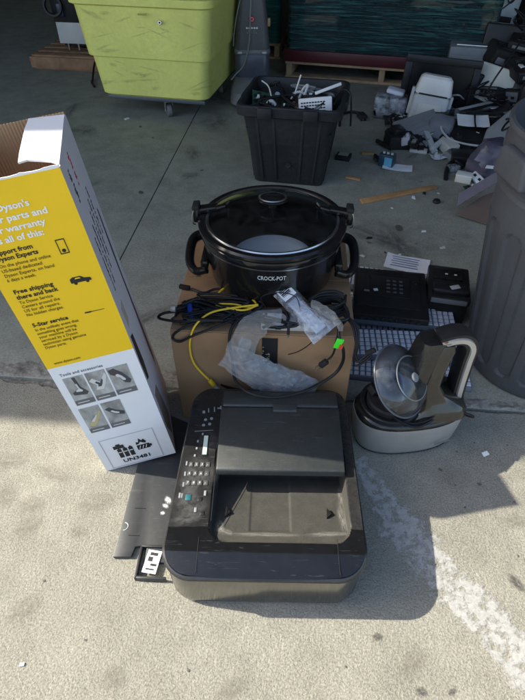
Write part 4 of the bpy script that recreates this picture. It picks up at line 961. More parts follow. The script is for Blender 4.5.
for i in range(14):
    x = R7.uniform(-.19,.19); y = R7.uniform(-.18,.18); pts = [at_tote(max(-.215, min(.215, x+R7.uniform(-.09,.09))), max(-.2, min(.2, y+R7.uniform(-.08,.08))), .36+R7.uniform(.0,.07)) for _ in range(6)]
    o = cable('tote_cable', pts, R7.choice((.004,.006,.007)), R7.choice((BLKR, BLKR, BLKR, GREY))); tag(o, 'loose cable tangled on top of the scrap in the tote', 'cable', 'loose cables in the tote')
o = thing('white_bracket', 'white forked plastic bracket standing in the middle of the tote', 'bracket', at_tote(.015, .02, .38))
for k, pts in enumerate(([(0,0,0), (.02,.01,.05), (.045,0,.075), (.03,-.02,.03)], [(-.04,0,.0), (-.02,.01,.03), (.01,.0,.04), (.05,.0,.02)])): MB().tube(spline(pts, 5), .007, 8).build('arm', LGREY, o)
o = thing('white_u_bracket', 'small white bent bracket near the left front of the tote', 'bracket', at_tote(-.11, -.10, .37))
MB().tube(spline([(-.03,0,-.03), (-.02,0,.02), (.0,0,.035), (.02,0,.02), (.03,0,-.03)], 5), .009, 8).build('arm', WHITE, o)
for lab_, pts, r_, mt in (('white stiff wire rising out of the middle of the tote', [(-.02,.03,.36), (-.005,.05,.42), (.015,.07,.49)], .004, WHITE), ('thin white wire bending over the left rim of the tote', [(-.11,-.06,.36), (-.125,-.02,.40), (-.15,.02,.44), (-.19,.05,.455)], .0035, BEIGE),
                          ('black wire loop hanging out over the right rim of the tote', [(.19,.0,.38), (.24,.0,.45), (.285,-.02,.44), (.30,-.04,.36), (.305,-.05,.29)], .005, BLKR)):
    o = MB().tube(spline([at_tote(*p) for p in pts], 8), r_, 8).build('scrap_wire', mt); tag(o, lab_, 'wire')
for i, (x, y, z, r) in enumerate(((-.06,-.09,.36,.04), (-.01,-.12,.355,.035), (.05,.12,.37,.045), (-.13,.10,.36,.05), (.01,-.05,.365,.03), (-.18,-.12,.35,.03))):
    o = thing('scrap_motor', ('dusty round motor in the middle of the tote', 'small dark motor near the front rim of the tote', 'dark drum at the back of the tote', 'dark drum at the back left of the tote', 'rusty brown motor core in the centre of the tote', 'small dark spool at the left front of the tote')[i], 'motor', at_tote(x, y, z), rot=Euler((RND.uniform(.3,1.2), RND.uniform(-.5,.5), RND.uniform(0,3))))
    MB().cyl((0,0,-r*.6), (0,0,r*.6), r, n=18).build('drum', WOODD if i == 4 else BLKM, o, bev=.003); MB().cyl((0,0,r*.6), (0,0,r*.95), r*.3, n=12).build('shaft', STEEL, o)

# ================================================================== YELLOW-GREEN CART
CT = thing('yellow_cart', 'big yellow-green plastic tub cart on caster wheels at the back left', 'cart', (-1.015, 4.15, 0), radians(-7))
CT.scale = (1.12, 1.0, 1.0)
CTM = M('cart_yellow', (.80,.81,.21), .45, var=.14, vs=3, dust=.55, ds=6, dcol=(.25,.26,.12), scratch=.25, bump=.05)
m = MB(); m.loft([R_(.315,.46,.135,.05), R_(.335,.48,.150,.06), R_(.352,.505,.375,.06), R_(.354,.507,.382,.06), R_(.368,.521,.388,.06), R_(.370,.523,.396,.06), R_(.392,.545,.66,.07), R_(.394,.547,.67,.07), R_(.412,.565,.68,.07), R_(.415,.57,.72,.07), R_(.40,.555,.725,.07), R_(.385,.54,.66,.07), R_(.32,.465,.17,.06)]); m.build('tub', CTM, CT)
B('frame', (.62, .90, .025), M('cart_frame', (.10,.12,.14), .5, metal=.4), CT, (0, 0, .120), bev=.006)
rv = MB().lathe([(.0001,.004), (.010,.004), (.013,.0), ], 16).build('rivet', STEEL, CT, (.12, -.557, .60), (radians(82), 0, 0)); MB().lathe([(.0001,.006), (.005,.006), (.006,.004)], 12).build('rivet_centre', BLKM, rv)
B('lettering_plate', (.05, .001, .010), M_flat('ink_olive', (.30,.34,.05)), CT, (.03, -.569, .64), (-.13, 0, 0), bev=0)
CSC = M_soft('cart_scuff', (.25,.26,.09), .30); R10 = random.Random(8)
for i in range(26):
    lo = i % 2; z = R10.uniform(.18,.36) if lo else R10.uniform(.42,.66); x = R10.uniform(-.30,.30)
    yy = -((.48+(z-.15)*.111) if lo else (.523+(z-.396)*.0833))-.0016
    o = MB().add([(cos(2*pi*k/16), 0, sin(2*pi*k/16)) for k in range(16)], [tuple(range(16))]).build('scuff', CSC, CT, (x, yy, z), (-.10, R10.uniform(-.5,.5), 0)); o.scale = (R10.uniform(.02,.12), 1, R10.uniform(.003,.02))
def caster(x, y, rz):
    p = bpy.data.objects.new('caster', None); COL.objects.link(p); p.parent = CT; p.location = (x, y, 0); p.rotation_euler = (0, 0, rz)
    MB().cyl((-.016,0,.042), (.016,0,.042), .042, n=28).build('wheel', M('wheel_grey', (.12,.12,.125), .5, dust=.3), p, bev=.006, seg=3)
    f_ = MB(); 
    for s_ in (-1, 1): f_.prism([(-.018,.03), (.018,.03), (.034,.108), (-.030,.108)], s_*.022-.0015, s_*.022+.0015, 'x')
    f_.box((0, 0, .105), (.05, .06, .008)); f_.cyl((-.026,0,.042), (.026,0,.042), .007, n=10)
    f_.build('fork', M('zinc', (.42,.43,.44), .4, metal=.8), p, bev=.0008, seg=1)
for x, y, a in ((.06,-.40,.5), (.26,.15,.2), (-.26,.15,1.0), (0,.38,.3)): caster(x, y, a)

# ================================================================== WRAPPED PALLETS
def M_wrap(name, a, b):
    m = bpy.data.materials.new(name); m.use_nodes = True; nt = m.node_tree; p = nt.nodes['Principled BSDF']; co = N(nt, 'TexCoord').outputs['Object']
    mp = N(nt, 'Mapping'); mp.inputs['Scale'].default_value = (2.2, 2.2, 55); mp.inputs['Rotation'].default_value = (0, .02, 0); nt.links.new(co, mp.inputs[0])
    n1 = noise_tex(nt, mp.outputs[0], 1.4, 6, .7, .6); n2 = noise_tex(nt, co, 3, 3)
    c = mix_rgb(nt, ramp(nt, n1, .50, .80), a, b); nt.links.new(c, p.inputs['Base Color']); p.inputs['Roughness'].default_value = .12; p.inputs['Coat Weight'].default_value = .5
    nt.links.new(bumpn(nt, n1, .8, .02), p.inputs['Normal']); return m
def pallet(name, label, loc, rz, wx, wy, wrap, hgt, redband, group):
    t_ = thing(name, label, 'pallet load', loc, rz, group); nb = 6
    for k in (-1, 0, 1):
        B('stringer', (.045, wy, .085), WOOD, t_, (k*(wx/2-.03), 0, .062), bev=.003)
    for k in range(nb):
        y = -wy/2+.05+(wy-.10)*k/(nb-1)
        B('deck_board', (wx, .10, .018), WOOD, t_, (0, y, .115), bev=.002)
    for k in (-1, 0, 1): B('base_board', (wx, .10, .018), WOOD, t_, (0, k*(wy/2-.05), .010), bev=.002)
    z0 = .125
    if redband: B('red_base', (wx*1.02, wy*1.02, .085), M('dark_red_card', (.085,.012,.016), .45), t_, (0, 0, z0+.0425), bev=.006); z0 += .086
    v = []; f = []; nx, nz = 40, 30; rings = []
    for j in range(nz+1):
        z = z0+hgt*j/nz; r = rr_ring(wx/2*.99, wy/2*.99, .04, z, 3)
        out = []
        for i in range(len(r)):
            a, b = r[i], r[(i+1) % len(r)]; k = 14 if (a-b).length > .3 else 1
            for q in range(k):
                p = a.lerp(b, q/k); d_ = Vector((p.x/wx, p.y/wy, 0)).normalized(); p = p+d_*(.010*noise.noise((p.x*4, p.y*4, z*14))+.006*noise.noise((p.x*2, p.y*2, z*45))); out.append(p)
        rings.append(out)
    MB().loft(rings).build('stretch_wrap', wrap, t_); return t_
TEAL = M_wrap('teal_wrap', (.004,.026,.030), (.07,.30,.28)); TEAL2 = M_wrap('green_wrap', (.005,.10,.085), (.03,.26,.22))
pallet('wrapped_pallet', 'pallet load in dark teal stretch wrap with a dark red base board', (.60, 5.12, 0), radians(-9), 1.55, 1.10, TEAL, 1.0, True, None)
pallet('wrapped_pallet', 'bright green-teal wrapped pallet load behind the upright carpet cleaner', (-.85, 5.75, 0), radians(-3), 1.1, 1.0, TEAL2, 1.0, False, None)

# ================================================================== UPRIGHT CARPET CLEANER
UC = thing('carpet_cleaner', 'dark grey upright carpet cleaner with a red emblem, standing right of the yellow cart', 'carpet cleaner', (-.455, 4.12, 0), radians(6))
UG = M('cleaner_grey', (.055,.057,.062), .4, dust=.25); UB = M('cleaner_blue', (.045,.055,.085), .25, dust=.2)
lofts = lambda rows: [rr_ring(hx, hy, min(hx, hy)*.5, z, 5, 0, y) for hx, hy, z, y in rows]
MB().loft(lofts([(.15,.19,.02,.0), (.16,.20,.03,.0), (.155,.19,.10,.01), (.13,.15,.15,.04), (.125,.12,.17,.06)])).build('floor_head', M('cleaner_foot', (.17,.175,.185), .45, dust=.3), UC)
MB().loft(lofts([(.120,.10,.165,.06), (.125,.105,.18,.06), (.122,.10,.30,.07), (.118,.095,.315,.07)])).build('tank', UB, UC)
MB().loft(lofts([(.126,.105,.314,.07), (.128,.108,.325,.07), (.122,.10,.342,.07)])).build('band', M('cleaner_band', (.16,.165,.17), .4), UC)
MB().loft(lofts([(.122,.10,.340,.07), (.122,.10,.36,.07), (.10,.085,.58,.08), (.085,.075,.66,.085)])).build('upper_body', UG, UC)
MB().loft(lofts([(.05,.04,.66,.085), (.045,.035,.85,.10), (.02,.02,.90,.105)])).build('handle_neck', UG, UC)
MB().tube([(0,.105,.88), (0,.14,1.10)], .014, 12).build('handle_tube', STEEL, UC)
e_ = MB().lathe([(.0001,.003), (.017,.003), (.020,.0)], 24).build('emblem', M_flat('emblem_red', (.55,.05,.06)), UC, (0, -.0155, .525), (radians(85), 0, 0)); MB().lathe([(.009,.0042), (.011,.0042)], 20).build('emblem_ring', INKWT, e_)
for i, (wd, z) in enumerate(((.085,.475), (.055,.458), (.075,.447))):
    for k in range(5): B('print_mark', (wd/5*.7, .001, .010 if i == 0 else .005), INKG if i else INKWT, UC, (-wd/2+wd*(k+.5)/5, -.0235-.0004*i-(.50-z)*.06, z), (radians(-4), 0, 0), bev=0)
for s_ in (-1, 1): B('clip', (.03, .01, .012), LGREY, UC, (s_*.085, -.045, .330), bev=.002)
MB().tube(spline([(.0,-.02,.68), (-.01,-.05,.56), (-.02,-.06,.40), (-.06,-.07,.26), (-.12,-.08,.20), (-.15,-.10,.17)], 8), .005, 8).build('cord', M('cord_grey', (.22,.22,.21), .5), UC)
MB().tube(spline([(-.06,.0,.68), (-.10,-.02,.55), (-.125,-.01,.42), (-.13,.0,.36)], 8), .004, 8).build('cord', M('cord_grey', (.22,.22,.21), .5), UC)
B('side_clip', (.02, .03, .05), M('clip_tan', (.30,.20,.10), .5), UC, (.117, .03, .50), bev=.004)

# ================================================================== BACK LEFT: old wood and a grey appliance
pw = thing('old_pallet', 'old brown wooden pallet in the dark at the back left', 'pallet', (-1.93, 4.98, 0), radians(-4))
for k in (-1, 0, 1): B('stringer', (.045, .55, .08), WOODD, pw, (k*.36, 0, .058), bev=.003)
for k in range(5): B('deck_board', (.86, .09, .018), WOODD, pw, (0, -.24+.12*k, .108), bev=.002)
B('base_board', (.86, .09, .018), WOODD, pw, (0, -.23, .010), bev=.002); B('base_board', (.86, .09, .018), WOODD, pw, (0, .23, .010), bev=.002)
B('face_board', (.90, .022, .085), WOODD, pw, (0, -.288, .060), bev=.003)
ga = thing('grey_machine', 'pale grey boxy machine standing on the old brown pallet', 'machine', (-1.93, 4.98, .118), radians(-4))
B('white_panel', (.48, .30, .155), LGREY, ga, (.02, 0, .135), bev=.004)
B('dark_top', (.50, .32, .30), BLKM, ga, (.02, .01, .363), bev=.006)
for x in (-.17, -.08, .05, .17): MB().cyl((x, -.10, 0), (x, -.10, .058), .010, n=10).build('leg', STEEL, ga)
B('dark_shelf', (.46, .25, .03), BLKM, ga, (.02, .03, .042), bev=.004)
MB().lathe([(.06,-.02), (.075,-.02), (.08,0), (.075,.02), (.06,.02), (.055,0)], 28, closed=True).build('wheel', BLK, ga, (-.20, -.17, .33), (radians(80), 0, .2))
B('blue_part', (.05,.02,.09), M('dark_blue', (.02,.03,.09), .4), ga, (-.15, -.155, .30), bev=.004)
cc = MB().tube(spline([(-1.72,4.95,.75), (-1.74,4.93,.52), (-1.66,4.88,.36), (-1.60,4.80,.32), (-1.72,4.72,.25), (-1.80,4.62,.10), (-1.80,4.50,.012), (-1.775,4.40,.008), (-1.72,4.30,.008)], 10), .008, 8).build('hanging_cord', BLKR)
tag(cc, 'black cord hanging down to the floor left of the yellow cart', 'cable')

# ================================================================== SCRAP HEAP at the right
def tv():
    t_ = thing('flat_screen', 'dead black flat-screen television leaning upright in the scrap heap', 'television', (.835, 3.98, .0), rot=Euler((radians(-7), radians(3), radians(-6))))
    B('back_shell', (.50, .05, .34), BLK, t_, (0, .03, .175), bev=.012)
    for a in ((0,.325,.50,.045), (0,.025,.50,.05)): B('bezel', (a[2], .024, a[3]), BLK, t_, (a[0], 0, a[1]), bev=.004)
    for s_ in (-1, 1): B('bezel', (.045, .024, .252), BLK, t_, (s_*.2275, 0, .1765), bev=.004)
    B('screen', (.41, .006, .252), M('dead_screen', (.004,.005,.008), .22, dust=.06, ds=5, spec=.3), t_, (0, .004, .1765), bev=0)
tv()
wp = thing('white_printer', 'white boxy printer standing on end in front of the black television', 'printer', (.735, 3.70, .0), rot=Euler((radians(-8), radians(6), radians(-8))))
MB().loft([rr_ring(.115,.06,.02,.0,4), rr_ring(.12,.065,.025,.02,4), rr_ring(.115,.062,.025,.19,4), rr_ring(.10,.055,.025,.205,4)]).build('lower_shell', LGREY, wp)
MB().loft([rr_ring(.112,.064,.02,.206,4), rr_ring(.116,.068,.025,.215,4), rr_ring(.100,.06,.03,.30,4), rr_ring(.085,.045,.03,.315,4)]).build('upper_shell', WHITE, wp)
B('slot', (.18, .004, .010), BLKM, wp, (0, -.064, .206), bev=0); B('side_ear', (.02, .05, .12), LGREY, wp, (.125, 0, .15), bev=.005); B('side_ear', (.02, .05, .16), LGREY, wp, (-.125, 0, .15), bev=.005)
B('front_panel', (.15, .004, .11), BEIGE, wp, (0, -.066, .10), bev=.002)
cl_ = thing('clear_pack', 'clear plastic pack of small parts left of the white printer', 'pack', (.525, 3.88, 0), radians(-10))
CLR = M_clear('pack_film', (.80,.86,.94), .35, .1, .5, 25)
B('film', (.22, .15, .14), CLR, cl_, (0, 0, .072), bev=.02, seg=3)
for i in range(4):
    for j in range(2): B('item', (.035, .10, .05), (GREY, LGREY, BLKM, GREY)[(i+j) % 4], cl_, (-.075+.05*i, 0, .032+.058*j), (0, .1*(i-2), .1), bev=.004)
B('white_cap', (.12, .07, .03), M('cap_white', (.66,.70,.82), .4), cl_, (.02, .03, .158), (.1, .15, -.1), bev=.012, seg=3)
gd_ = thing('grey_modem', 'dark grey flat modem with a pale label, tilted in the heap', 'device', (.655, 3.50, .04), rot=Euler((radians(34), radians(-14), radians(16))))
B('case', (.27, .15, .055), GREY, gd_, (0, 0, .045), bev=.006); B('label_sheet', (.10, .003, .022), PAPER, gd_, (.06, -.0765, .045), bev=0)
for i in range(4): B('ridge', (.26, .004, .003), GREY, gd_, (0, -.05+.03*i, .0735), bev=.0005)
bc = thing('black_camera', 'black bulky camera-like device lying left in the scrap heap', 'device', (.545, 3.36, 0), radians(12))
B('body', (.17, .13, .075), BLKM, bc, (0, 0, .04), (0, .06, 0), bev=.010, seg=3); B('hump', (.08, .07, .05), BLK, bc, (-.02, .02, .09), (.2, .1, .4), bev=.010, seg=3)
MB().cyl((0,0,0), (.0,-.06,.01), .034, .03, 20).build('lens', BLKG, bc, (.05, -.055, .05), bev=.004); B('strap_lug', (.02,.15,.02), BLKM, bc, (-.10, -.01, .02), (0, 0, .4), bev=.004)
gb = thing('grey_speaker', 'grey rounded plastic casing in the middle of the heap', 'casing', (.800, 3.50, .03), rot=Euler((radians(10), radians(8), radians(-20))))
MB().loft([rr_ring(.075,.07,.03,.0,4), rr_ring(.085,.08,.03,.02,4), rr_ring(.070,.065,.03,.095,4), rr_ring(.05,.045,.025,.11,4)]).build('shell', M('shell_grey', (.20,.21,.235), .5), gb)
B('seam', (.16, .15, .004), BLKM, gb, (0, 0, .022), bev=0)
o = B('metal_bar', (.035, .22, .02), LGREY, None, (.725, 3.36, .045), (radians(18), 0, radians(14)), bev=.003); tag(o, 'pale grey metal bar slanting down out of the heap', 'bar')
o = thing('socket_plate', 'small cream wall plate lying on the floor at the front of the heap', 'plate', (.655, 3.285, 0), radians(-14))
B('face', (.105, .05, .018), BEIGE, o, (0, 0, .009), bev=.003)
for x in (-.025, .02): B('opening', (.022, .014, .002), BLKM, o, (x, -.004, .0185), bev=0)
o = thing('beige_adapter', 'cream plastic adapter block in front of the dark boxes', 'adapter', (.835, 3.30, 0), radians(28)); B('block', (.085, .10, .065), BEIGE, o, (0, 0, .033), (.2, 0, 0), bev=.010, seg=3); B('face', (.05, .004, .035), WHITE, o, (0, -.052, .025), (.2,0,0), bev=.001)
paper('scrap_paper', 'crumpled white paper piece by the cream wall plate', .765, 3.20, .003, .12, .07, .3, curl=.010)
bb = thing('black_open_box', 'low black open case with a white sheet on top in the heap', 'case', (.985, 3.42, 0), radians(-8))
B('case', (.27, .26, .055), BLKM, bb, (0, 0, .028), bev=.006); B('lid', (.27, .26, .012), BLK, bb, (0, .05, .085), (radians(12), 0, .06), bev=.003)
for x in (-.10, .10): B('clasp', (.03, .01, .02), GREY, bb, (x, -.134, .04), bev=.002)
ps = paper('white_sheet', 'white sheet of paper lying on the black case', .985, 3.47, .128, .19, .13, radians(8))
ps.rotation_euler = (radians(12), 0, radians(-4))
o = MB().tube(spline([(.985,3.38,.126), (.990,3.44,.136), (1.0,3.52,.158)], 6), .006, 8).build('black_pen', BLKG); tag(o, 'thin black rod lying across the white sheet', 'rod')
o = MB().tube(spline([(.80,3.50,.13), (.79,3.40,.10), (.83,3.32,.075), (.90,3.28,.065), (.98,3.25,.065), (1.04,3.24,.068)], 8), .006, 8).build('white_wire', LGREY); tag(o, 'pale wire curling round the black case', 'wire')
o = thing('black_router', 'black slotted box in front of the black case', 'device', (.93, 3.17, 0), radians(-4)); B('case', (.20, .13, .05), BLK, o, (0, 0, .025), bev=.005)
for i in range(6): B('slot', (.02, .003, .02), BLKG, o, (-.07+.028*i, -.0655, .026), bev=0)
rd = thing('white_rod', 'long pale strip lying across the heap in front of the television', 'strip', (1.05, 3.80, .11), rot=Euler((.05, -.05, radians(28)))); B('strip', (.36, .018, .012), LGREY, rd, bev=.002); B('backing', (.37, .06, .008), BLKM, rd, (0, .01, -.012), bev=.002)
bg_ = thing('beige_monitor_shell', 'cream plastic monitor shell tilted behind the heap', 'casing', (1.22, 3.98, .0), rot=Euler((radians(-16), radians(-6), radians(-24))))
MB().prism([(-.14,.0), (.13,.0), (.16,.26), (-.10,.33)], -.03, .03, 'y').build('shell', M('cream_shell', (.62,.63,.55), .45, dust=.2), bg_, bev=.012, seg=3)
MB().prism([(.10,.04), (.17,.06), (.20,.22), (.14,.24)], -.05, .035, 'y').build('dark_side', BLK, bg_, bev=.010)
cable('scribble', [(-.02,-.033,.20), (.0,-.034,.15), (.03,-.034,.10), (.07,-.033,.115)], .002, BLKR, bg_); cable('scribble', [(.03,-.034,.10), (-.01,-.034,.085), (-.04,-.034,.10)], .002, BLKR, bg_)
o = MB().tube(spline([(1.13,3.86,.16), (1.17,3.87,.27), (1.24,3.92,.38), (1.30,3.98,.46), (1.36,4.05,.52)], 8), .006, 8).build('black_lead', BLKR); tag(o, 'black lead running up across the cream monitor shell', 'cable')
gb2 = thing('grey_flat_case', 'grey flat metal case standing behind the television', 'case', (1.13, 4.42, 0), radians(-10)); B('case', (.34, .24, .34), M('case_grey', (.16,.18,.20), .45, dust=.2), gb2, (0, 0, .17), bev=.010); B('top_rail', (.26, .03, .014), STEEL, gb2, (.0, -.09, .347), bev=.003); B('front_rim', (.30, .008, .26), GREY, gb2, (0, -.123, .16), bev=.003)
pcs = thing('computer_case', 'open silver computer case standing behind the heap at the top right', 'computer', (1.30, 4.72, .0), rot=Euler((0, radians(5), radians(-6))))
B('panel', (.21, .02, .62), M('case_panel', (.36,.41,.47), .4, metal=.5), pcs, (0, 0, .60-.20), bev=.003); B('shell', (.20, .40, .62), GREY, pcs, (0, .21, .40), bev=.004)
B('stand', (.26, .42, .09), BLKM, pcs, (0, .20, .045), bev=.004)
B('drive_bay', (.12, .006, .045), BLKM, pcs, (.02, -.011, .44), bev=.001); B('bracket', (.05, .02, .05), STEEL, pcs, (-.085, -.016, .43), bev=.003)
for i, (x, z) in enumerate(((-.04,.62), (.03,.57), (-.03,.53), (.06,.65), (.0,.68), (-.07,.66))): MB().tube(spline([(x-.02,-.013,z), (x,-.016,z+.015), (x+.015,-.014,z-.004), (x+.03,-.013,z+.012)], 5), .004, 6).build('bright_wire', WHITE, pcs)
# dark clutter beyond, each a casing of its own
def lump(label, x, y, z, sx, sy, sz, rot, mt=None, name='scrap_casing'):
    t_ = thing(name, label, 'casing', (x, y, z), rot=Euler(rot)); B('shell', (sx, sy, sz), mt or BLKM, t_, (0, 0, sz/2), bev=min(sx, sy, sz)*.14, seg=3)
    B('inset', (sx*.7, sy*.6, .004), BLKG, t_, (0, 0, sz+.001), bev=.001); B('edge_strip', (sx*.8, .004, sz*.3), GREY, t_, (0, -sy/2-.001, sz*.5), bev=.001); return t_
lump('black casing with a pale strip at the right, above the cream monitor shell', 1.42, 4.20, .10, .36, .28, .16, (.12, -.2, -.3))
lump('black casing leaning against the grey flat case', 1.30, 4.28, .22, .28, .18, .14, (.2, .3, .2))
lump('dark casing right of the cream monitor shell at the picture edge', 1.46, 3.86, 0, .22, .22, .26, (0, 0, -.3), BLK)
lump('dark upper casing below the open computer case', 1.52, 4.55, 0, .34, .30, .40, (0, 0, .15))
lump('black flat casing under the pale strip', 1.08, 3.66, .0, .36, .22, .10, (0, 0, .25), BLK)
lump('dark box under the grey modem', .70, 3.62, 0, .30, .18, .07, (0, 0, .1))
lump('dark block between the modem and the rounded grey casing', .83, 3.66, 0, .22, .16, .12, (.1, 0, -.2), GREY)
lump('dark slab under the white printer', .75, 3.86, 0, .30, .16, .05, (0, 0, 0))
lump('thin dark casing behind the black open case', 1.12, 3.60, .05, .26, .20, .05, (.15, .05, .2), BLK)
wh = thing('white_topped_case', 'grey case with a white top at the upper right corner', 'case', (1.62, 4.80, 0), radians(5)); B('body', (.3, .3, .58), BLKM, wh, (0, 0, .29), bev=.006); B('cover', (.22, .26, .03), WHITE, wh, (-.02, 0, .597), bev=.006)
o = thing('pale_strip_casing', 'pale plastic strip sticking out of the dark clutter at the right edge', 'strip', (1.40, 3.98, .31), rot=Euler((.1, .1, .2))); B('strip', (.14, .05, .012), WHITE, o, bev=.003)
gp = thing('grey_board', 'flat grey panel leaning behind the trash can', 'panel', (1.17, 3.38, 0), rot=Euler((radians(-8), radians(4), radians(26)))); MB().prism([(-.16,.0), (.26,.0), (.30,.34), (.0,.22), (-.14,.12)], -.006, .006, 'y').build('sheet', M('panel_grey', (.22,.225,.225), .6, dust=.3), gp, bev=.001)
lump('black set-top case lying on the dark casing at the right edge', 1.44, 4.02, .26, .30, .24, .07, (.1, -.12, .2), BLK)
lump('black monitor back standing behind the cream monitor shell', 1.36, 4.40, 0, .40, .10, .46, (-.15, .05, -.2), BLK)
lump('dark computer tower standing right of the open silver computer case', 1.56, 4.95, 0, .22, .42, .66, (0, 0, -.1), BLKM)
lump('black flat player on top of the casing at the right edge', 1.50, 4.30, .34, .34, .26, .06, (.08, .1, -.35), BLKM)
lump('dark grey laptop shell tilted against the grey flat case', 1.18, 4.20, .08, .30, .20, .03, (.7, .1, .15), GREY)
lump('black speaker box between the television and the cream monitor shell', 1.10, 4.12, 0, .14, .16, .24, (0, 0, .2), BLK)
for i in range(10):
    x = R7.uniform(1.2,1.6); y = R7.uniform(4.0,4.7); z = R7.uniform(.35,.6)
    o = cable('heap_cable', [(x+R7.uniform(-.12,.12), y+R7.uniform(-.12,.12), z+R7.uniform(-.1,.1)) for _ in range(5)], R7.choice((.005,.007)), BLKR); tag(o, 'black cable draped over the dark clutter at the top right', 'cable', 'cables over the clutter at the top right')
def scrap_device(x, y, z, sx, sy, sz, rot, mt, r3):
    t_ = thing('scrap_device', 'dark scrap device jumbled in the heap behind the trash can', 'device', (x, y, z), rot=Euler(rot), group='scrap devices behind the trash can')
    B('shell', (sx, sy, sz), mt, t_, (0, 0, sz/2), bev=min(sx, sy, sz)*.08, seg=2)
    B('face', (sx*.9, .004, sz*.75), r3.choice((GREY, BLKG, BLKM, LGREY)), t_, (0, -sy/2-.001, sz*.5), bev=.001)
    for k in range(4): B('port', (sx*.10, .004, sz*.2), r3.choice((STEEL, BLKM, WHITE, BLKM)), t_, (-sx*.3+k*sx*.2, -sy/2-.003, sz*.45), bev=0)
    for k in range(4): B('vent', (sx*.5, sy*.04, .002), BLKM, t_, (0, -sy*.2+k*sy*.12, sz+.0005), bev=0)
    if r3.random() < .5: B('sticker', (sx*.22, sy*.3, .0012), r3.choice((PAPER, LGREY)), t_, (sx*.3, sy*.2, sz+.0008), bev=0)
R11 = random.Random(31)
for i in range(30):
    t = i/30; x = 1.0+.55*R11.random(); y = 3.62+1.05*R11.random(); z = max(0, (y-3.7)*.30+(x-1.2)*.25)*R11.random()
    scrap_device(x, y, z, R11.uniform(.10,.26), R11.uniform(.10,.22), R11.uniform(.03,.09), (R11.uniform(-.5,.5), R11.uniform(-.4,.4), R11.uniform(-1.2,1.2)), R11.choice((BLKM, BLK, GREY, BLKM, M('shell_dark', (.05,.055,.06), .5))), R11)
# bag, card and small parts beside the trash can
pb_ = thing('purple_bag', 'crumpled purple-grey plastic bag beside the trash can', 'bag', (1.0, 2.98, .0)); 
rg = []
for j in range(12):
    t = j/11; r = []
    for i in range(26):
        a = 2*pi*i/26; rr_ = (.085+.03*sin(t*3))*(1-.45*t**3); p = Vector((cos(a)*rr_*1.1, sin(a)*rr_, .20*t)); p += Vector((noise.noise(p*18), noise.noise(p*18+Vector((3,3,3))), noise.noise(p*18+Vector((7,1,7)))*.6))*.030; p.z = max(p.z, .002); r.append(p)
    rg.append(r)
MB().loft(rg).build('film', M('bag_purple', (.075,.07,.10), .35, var=.25, vs=20), pb_)
B('white_stripe', (.07, .004, .018), PAPER, pb_, (-.02, -.112, .10), (.3, .1, .1), bev=0)
o = thing('card_sheet', 'folded brown-grey cardboard sheet leaning by the trash can', 'cardboard', (.90, 2.52, 0), radians(20))
MB().prism([(-.16,.02), (-.02,-.14), (.16,-.06), (.14,.12), (.02,.10)], .0, .005, 'z').build('sheet', M_card('card_grey', (.19,.135,.11)), o, (0,0,.028), (.16, -.1, 0)); MB().prism([(-.16,.03), (.14,.13), (.16,.19), (-.12,.10)], .0, .005, 'z').build('fold', M('card_lilac', (.20,.175,.20), .6), o, (0,0,.062), (.35, -.1, 0))
o = thing('white_small_box', 'small white box among the bits left of the trash can', 'box', (.855, 2.90, 0), radians(-20)); B('case', (.085, .06, .04), BEIGE, o, (0, 0, .02), bev=.004); B('lid', (.087, .062, .006), WHITE, o, (0,0,.042), bev=.001)
o = thing('white_socket', 'white socket module with two dark openings on the small parts', 'socket', (.925, 2.90, .015), rot=Euler((.5,.4,-.8))); B('face', (.075, .045, .02), WHITE, o, (0,0,.01), bev=.003)
for x in (-.018,.018): B('opening', (.016,.014,.002), BLKM, o, (x,0,.021), bev=0)
o = thing('green_module', 'small green circuit module on the floor left of the trash can', 'circuit board', (.870, 2.77, .006), rot=Euler((.3,.1,.5))); B('board', (.08,.06,.003), PCB, o, (0,0,.012), bev=0)
for x, y, mt in ((-.02,.01,BLKM), (.015,-.01,STEEL), (.02,.015,BEIGE)): B('chip', (.018,.02,.012), mt, o, (x,y,.02), bev=.001)
o = MB().tube(spline([(.76,2.90,.010), (.775,2.98,.012), (.80,3.06,.02), (.84,3.10,.03), (.88,3.05,.02)], 6), .013, 10).build('black_cable_stub', BLKR); tag(o, 'thick black cable stub lying at the front of the scrap heap', 'cable')
o = thing('clear_part', 'small clear plastic part beside the black cable stub', 'part', (.82, 3.03, .0), .4); B('shell', (.07, .05, .035), CLR, o, (0,0,.018), bev=.008); B('core', (.03,.02,.02), STEEL, o, (0,0,.015), bev=.002)
# small things on the floor
o = thing('small_parts_carton', 'small dark carton with blue and white print, standing on a white paper', 'box', (.445, 3.07, .0), radians(-24))
B('case', (.085, .06, .07), M('carton_navy', (.02,.05,.08), .35), o, (0,0,.036), bev=.002); B('blue_print', (.045,.001,.05), M_flat('ink_sky', (.12,.38,.55)), o, (.015,-.031,.034), bev=0)
for i in range(3): B('white_print', (.014,.03,.001), INKWT, o, (-.025+.024*i,.004,.0717), (0,0,.3), bev=0)
B('dark_arm', (.05,.05,.012), BLKM, o, (-.06,.0,.03), (.2,.5,.4), bev=.003)
ps = paper('floor_paper', 'white paper lying under the small dark carton', .505, 3.035, .002, .17, .09, radians(-8))
o = MB().prism([(-.235,-.022), (.23,-.018), (.232,.016), (-.228,.024)], .0, .012, 'z').build('wood_stick', M('stick_wood', (.42,.24,.10), .7, var=.25, vs=12, bump=.3), None, (.485, 2.70, .0005), (0,0,radians(27)), bev=.002); tag(o, 'flat strip of brown wood lying on the floor beside the slow cooker', 'wood')
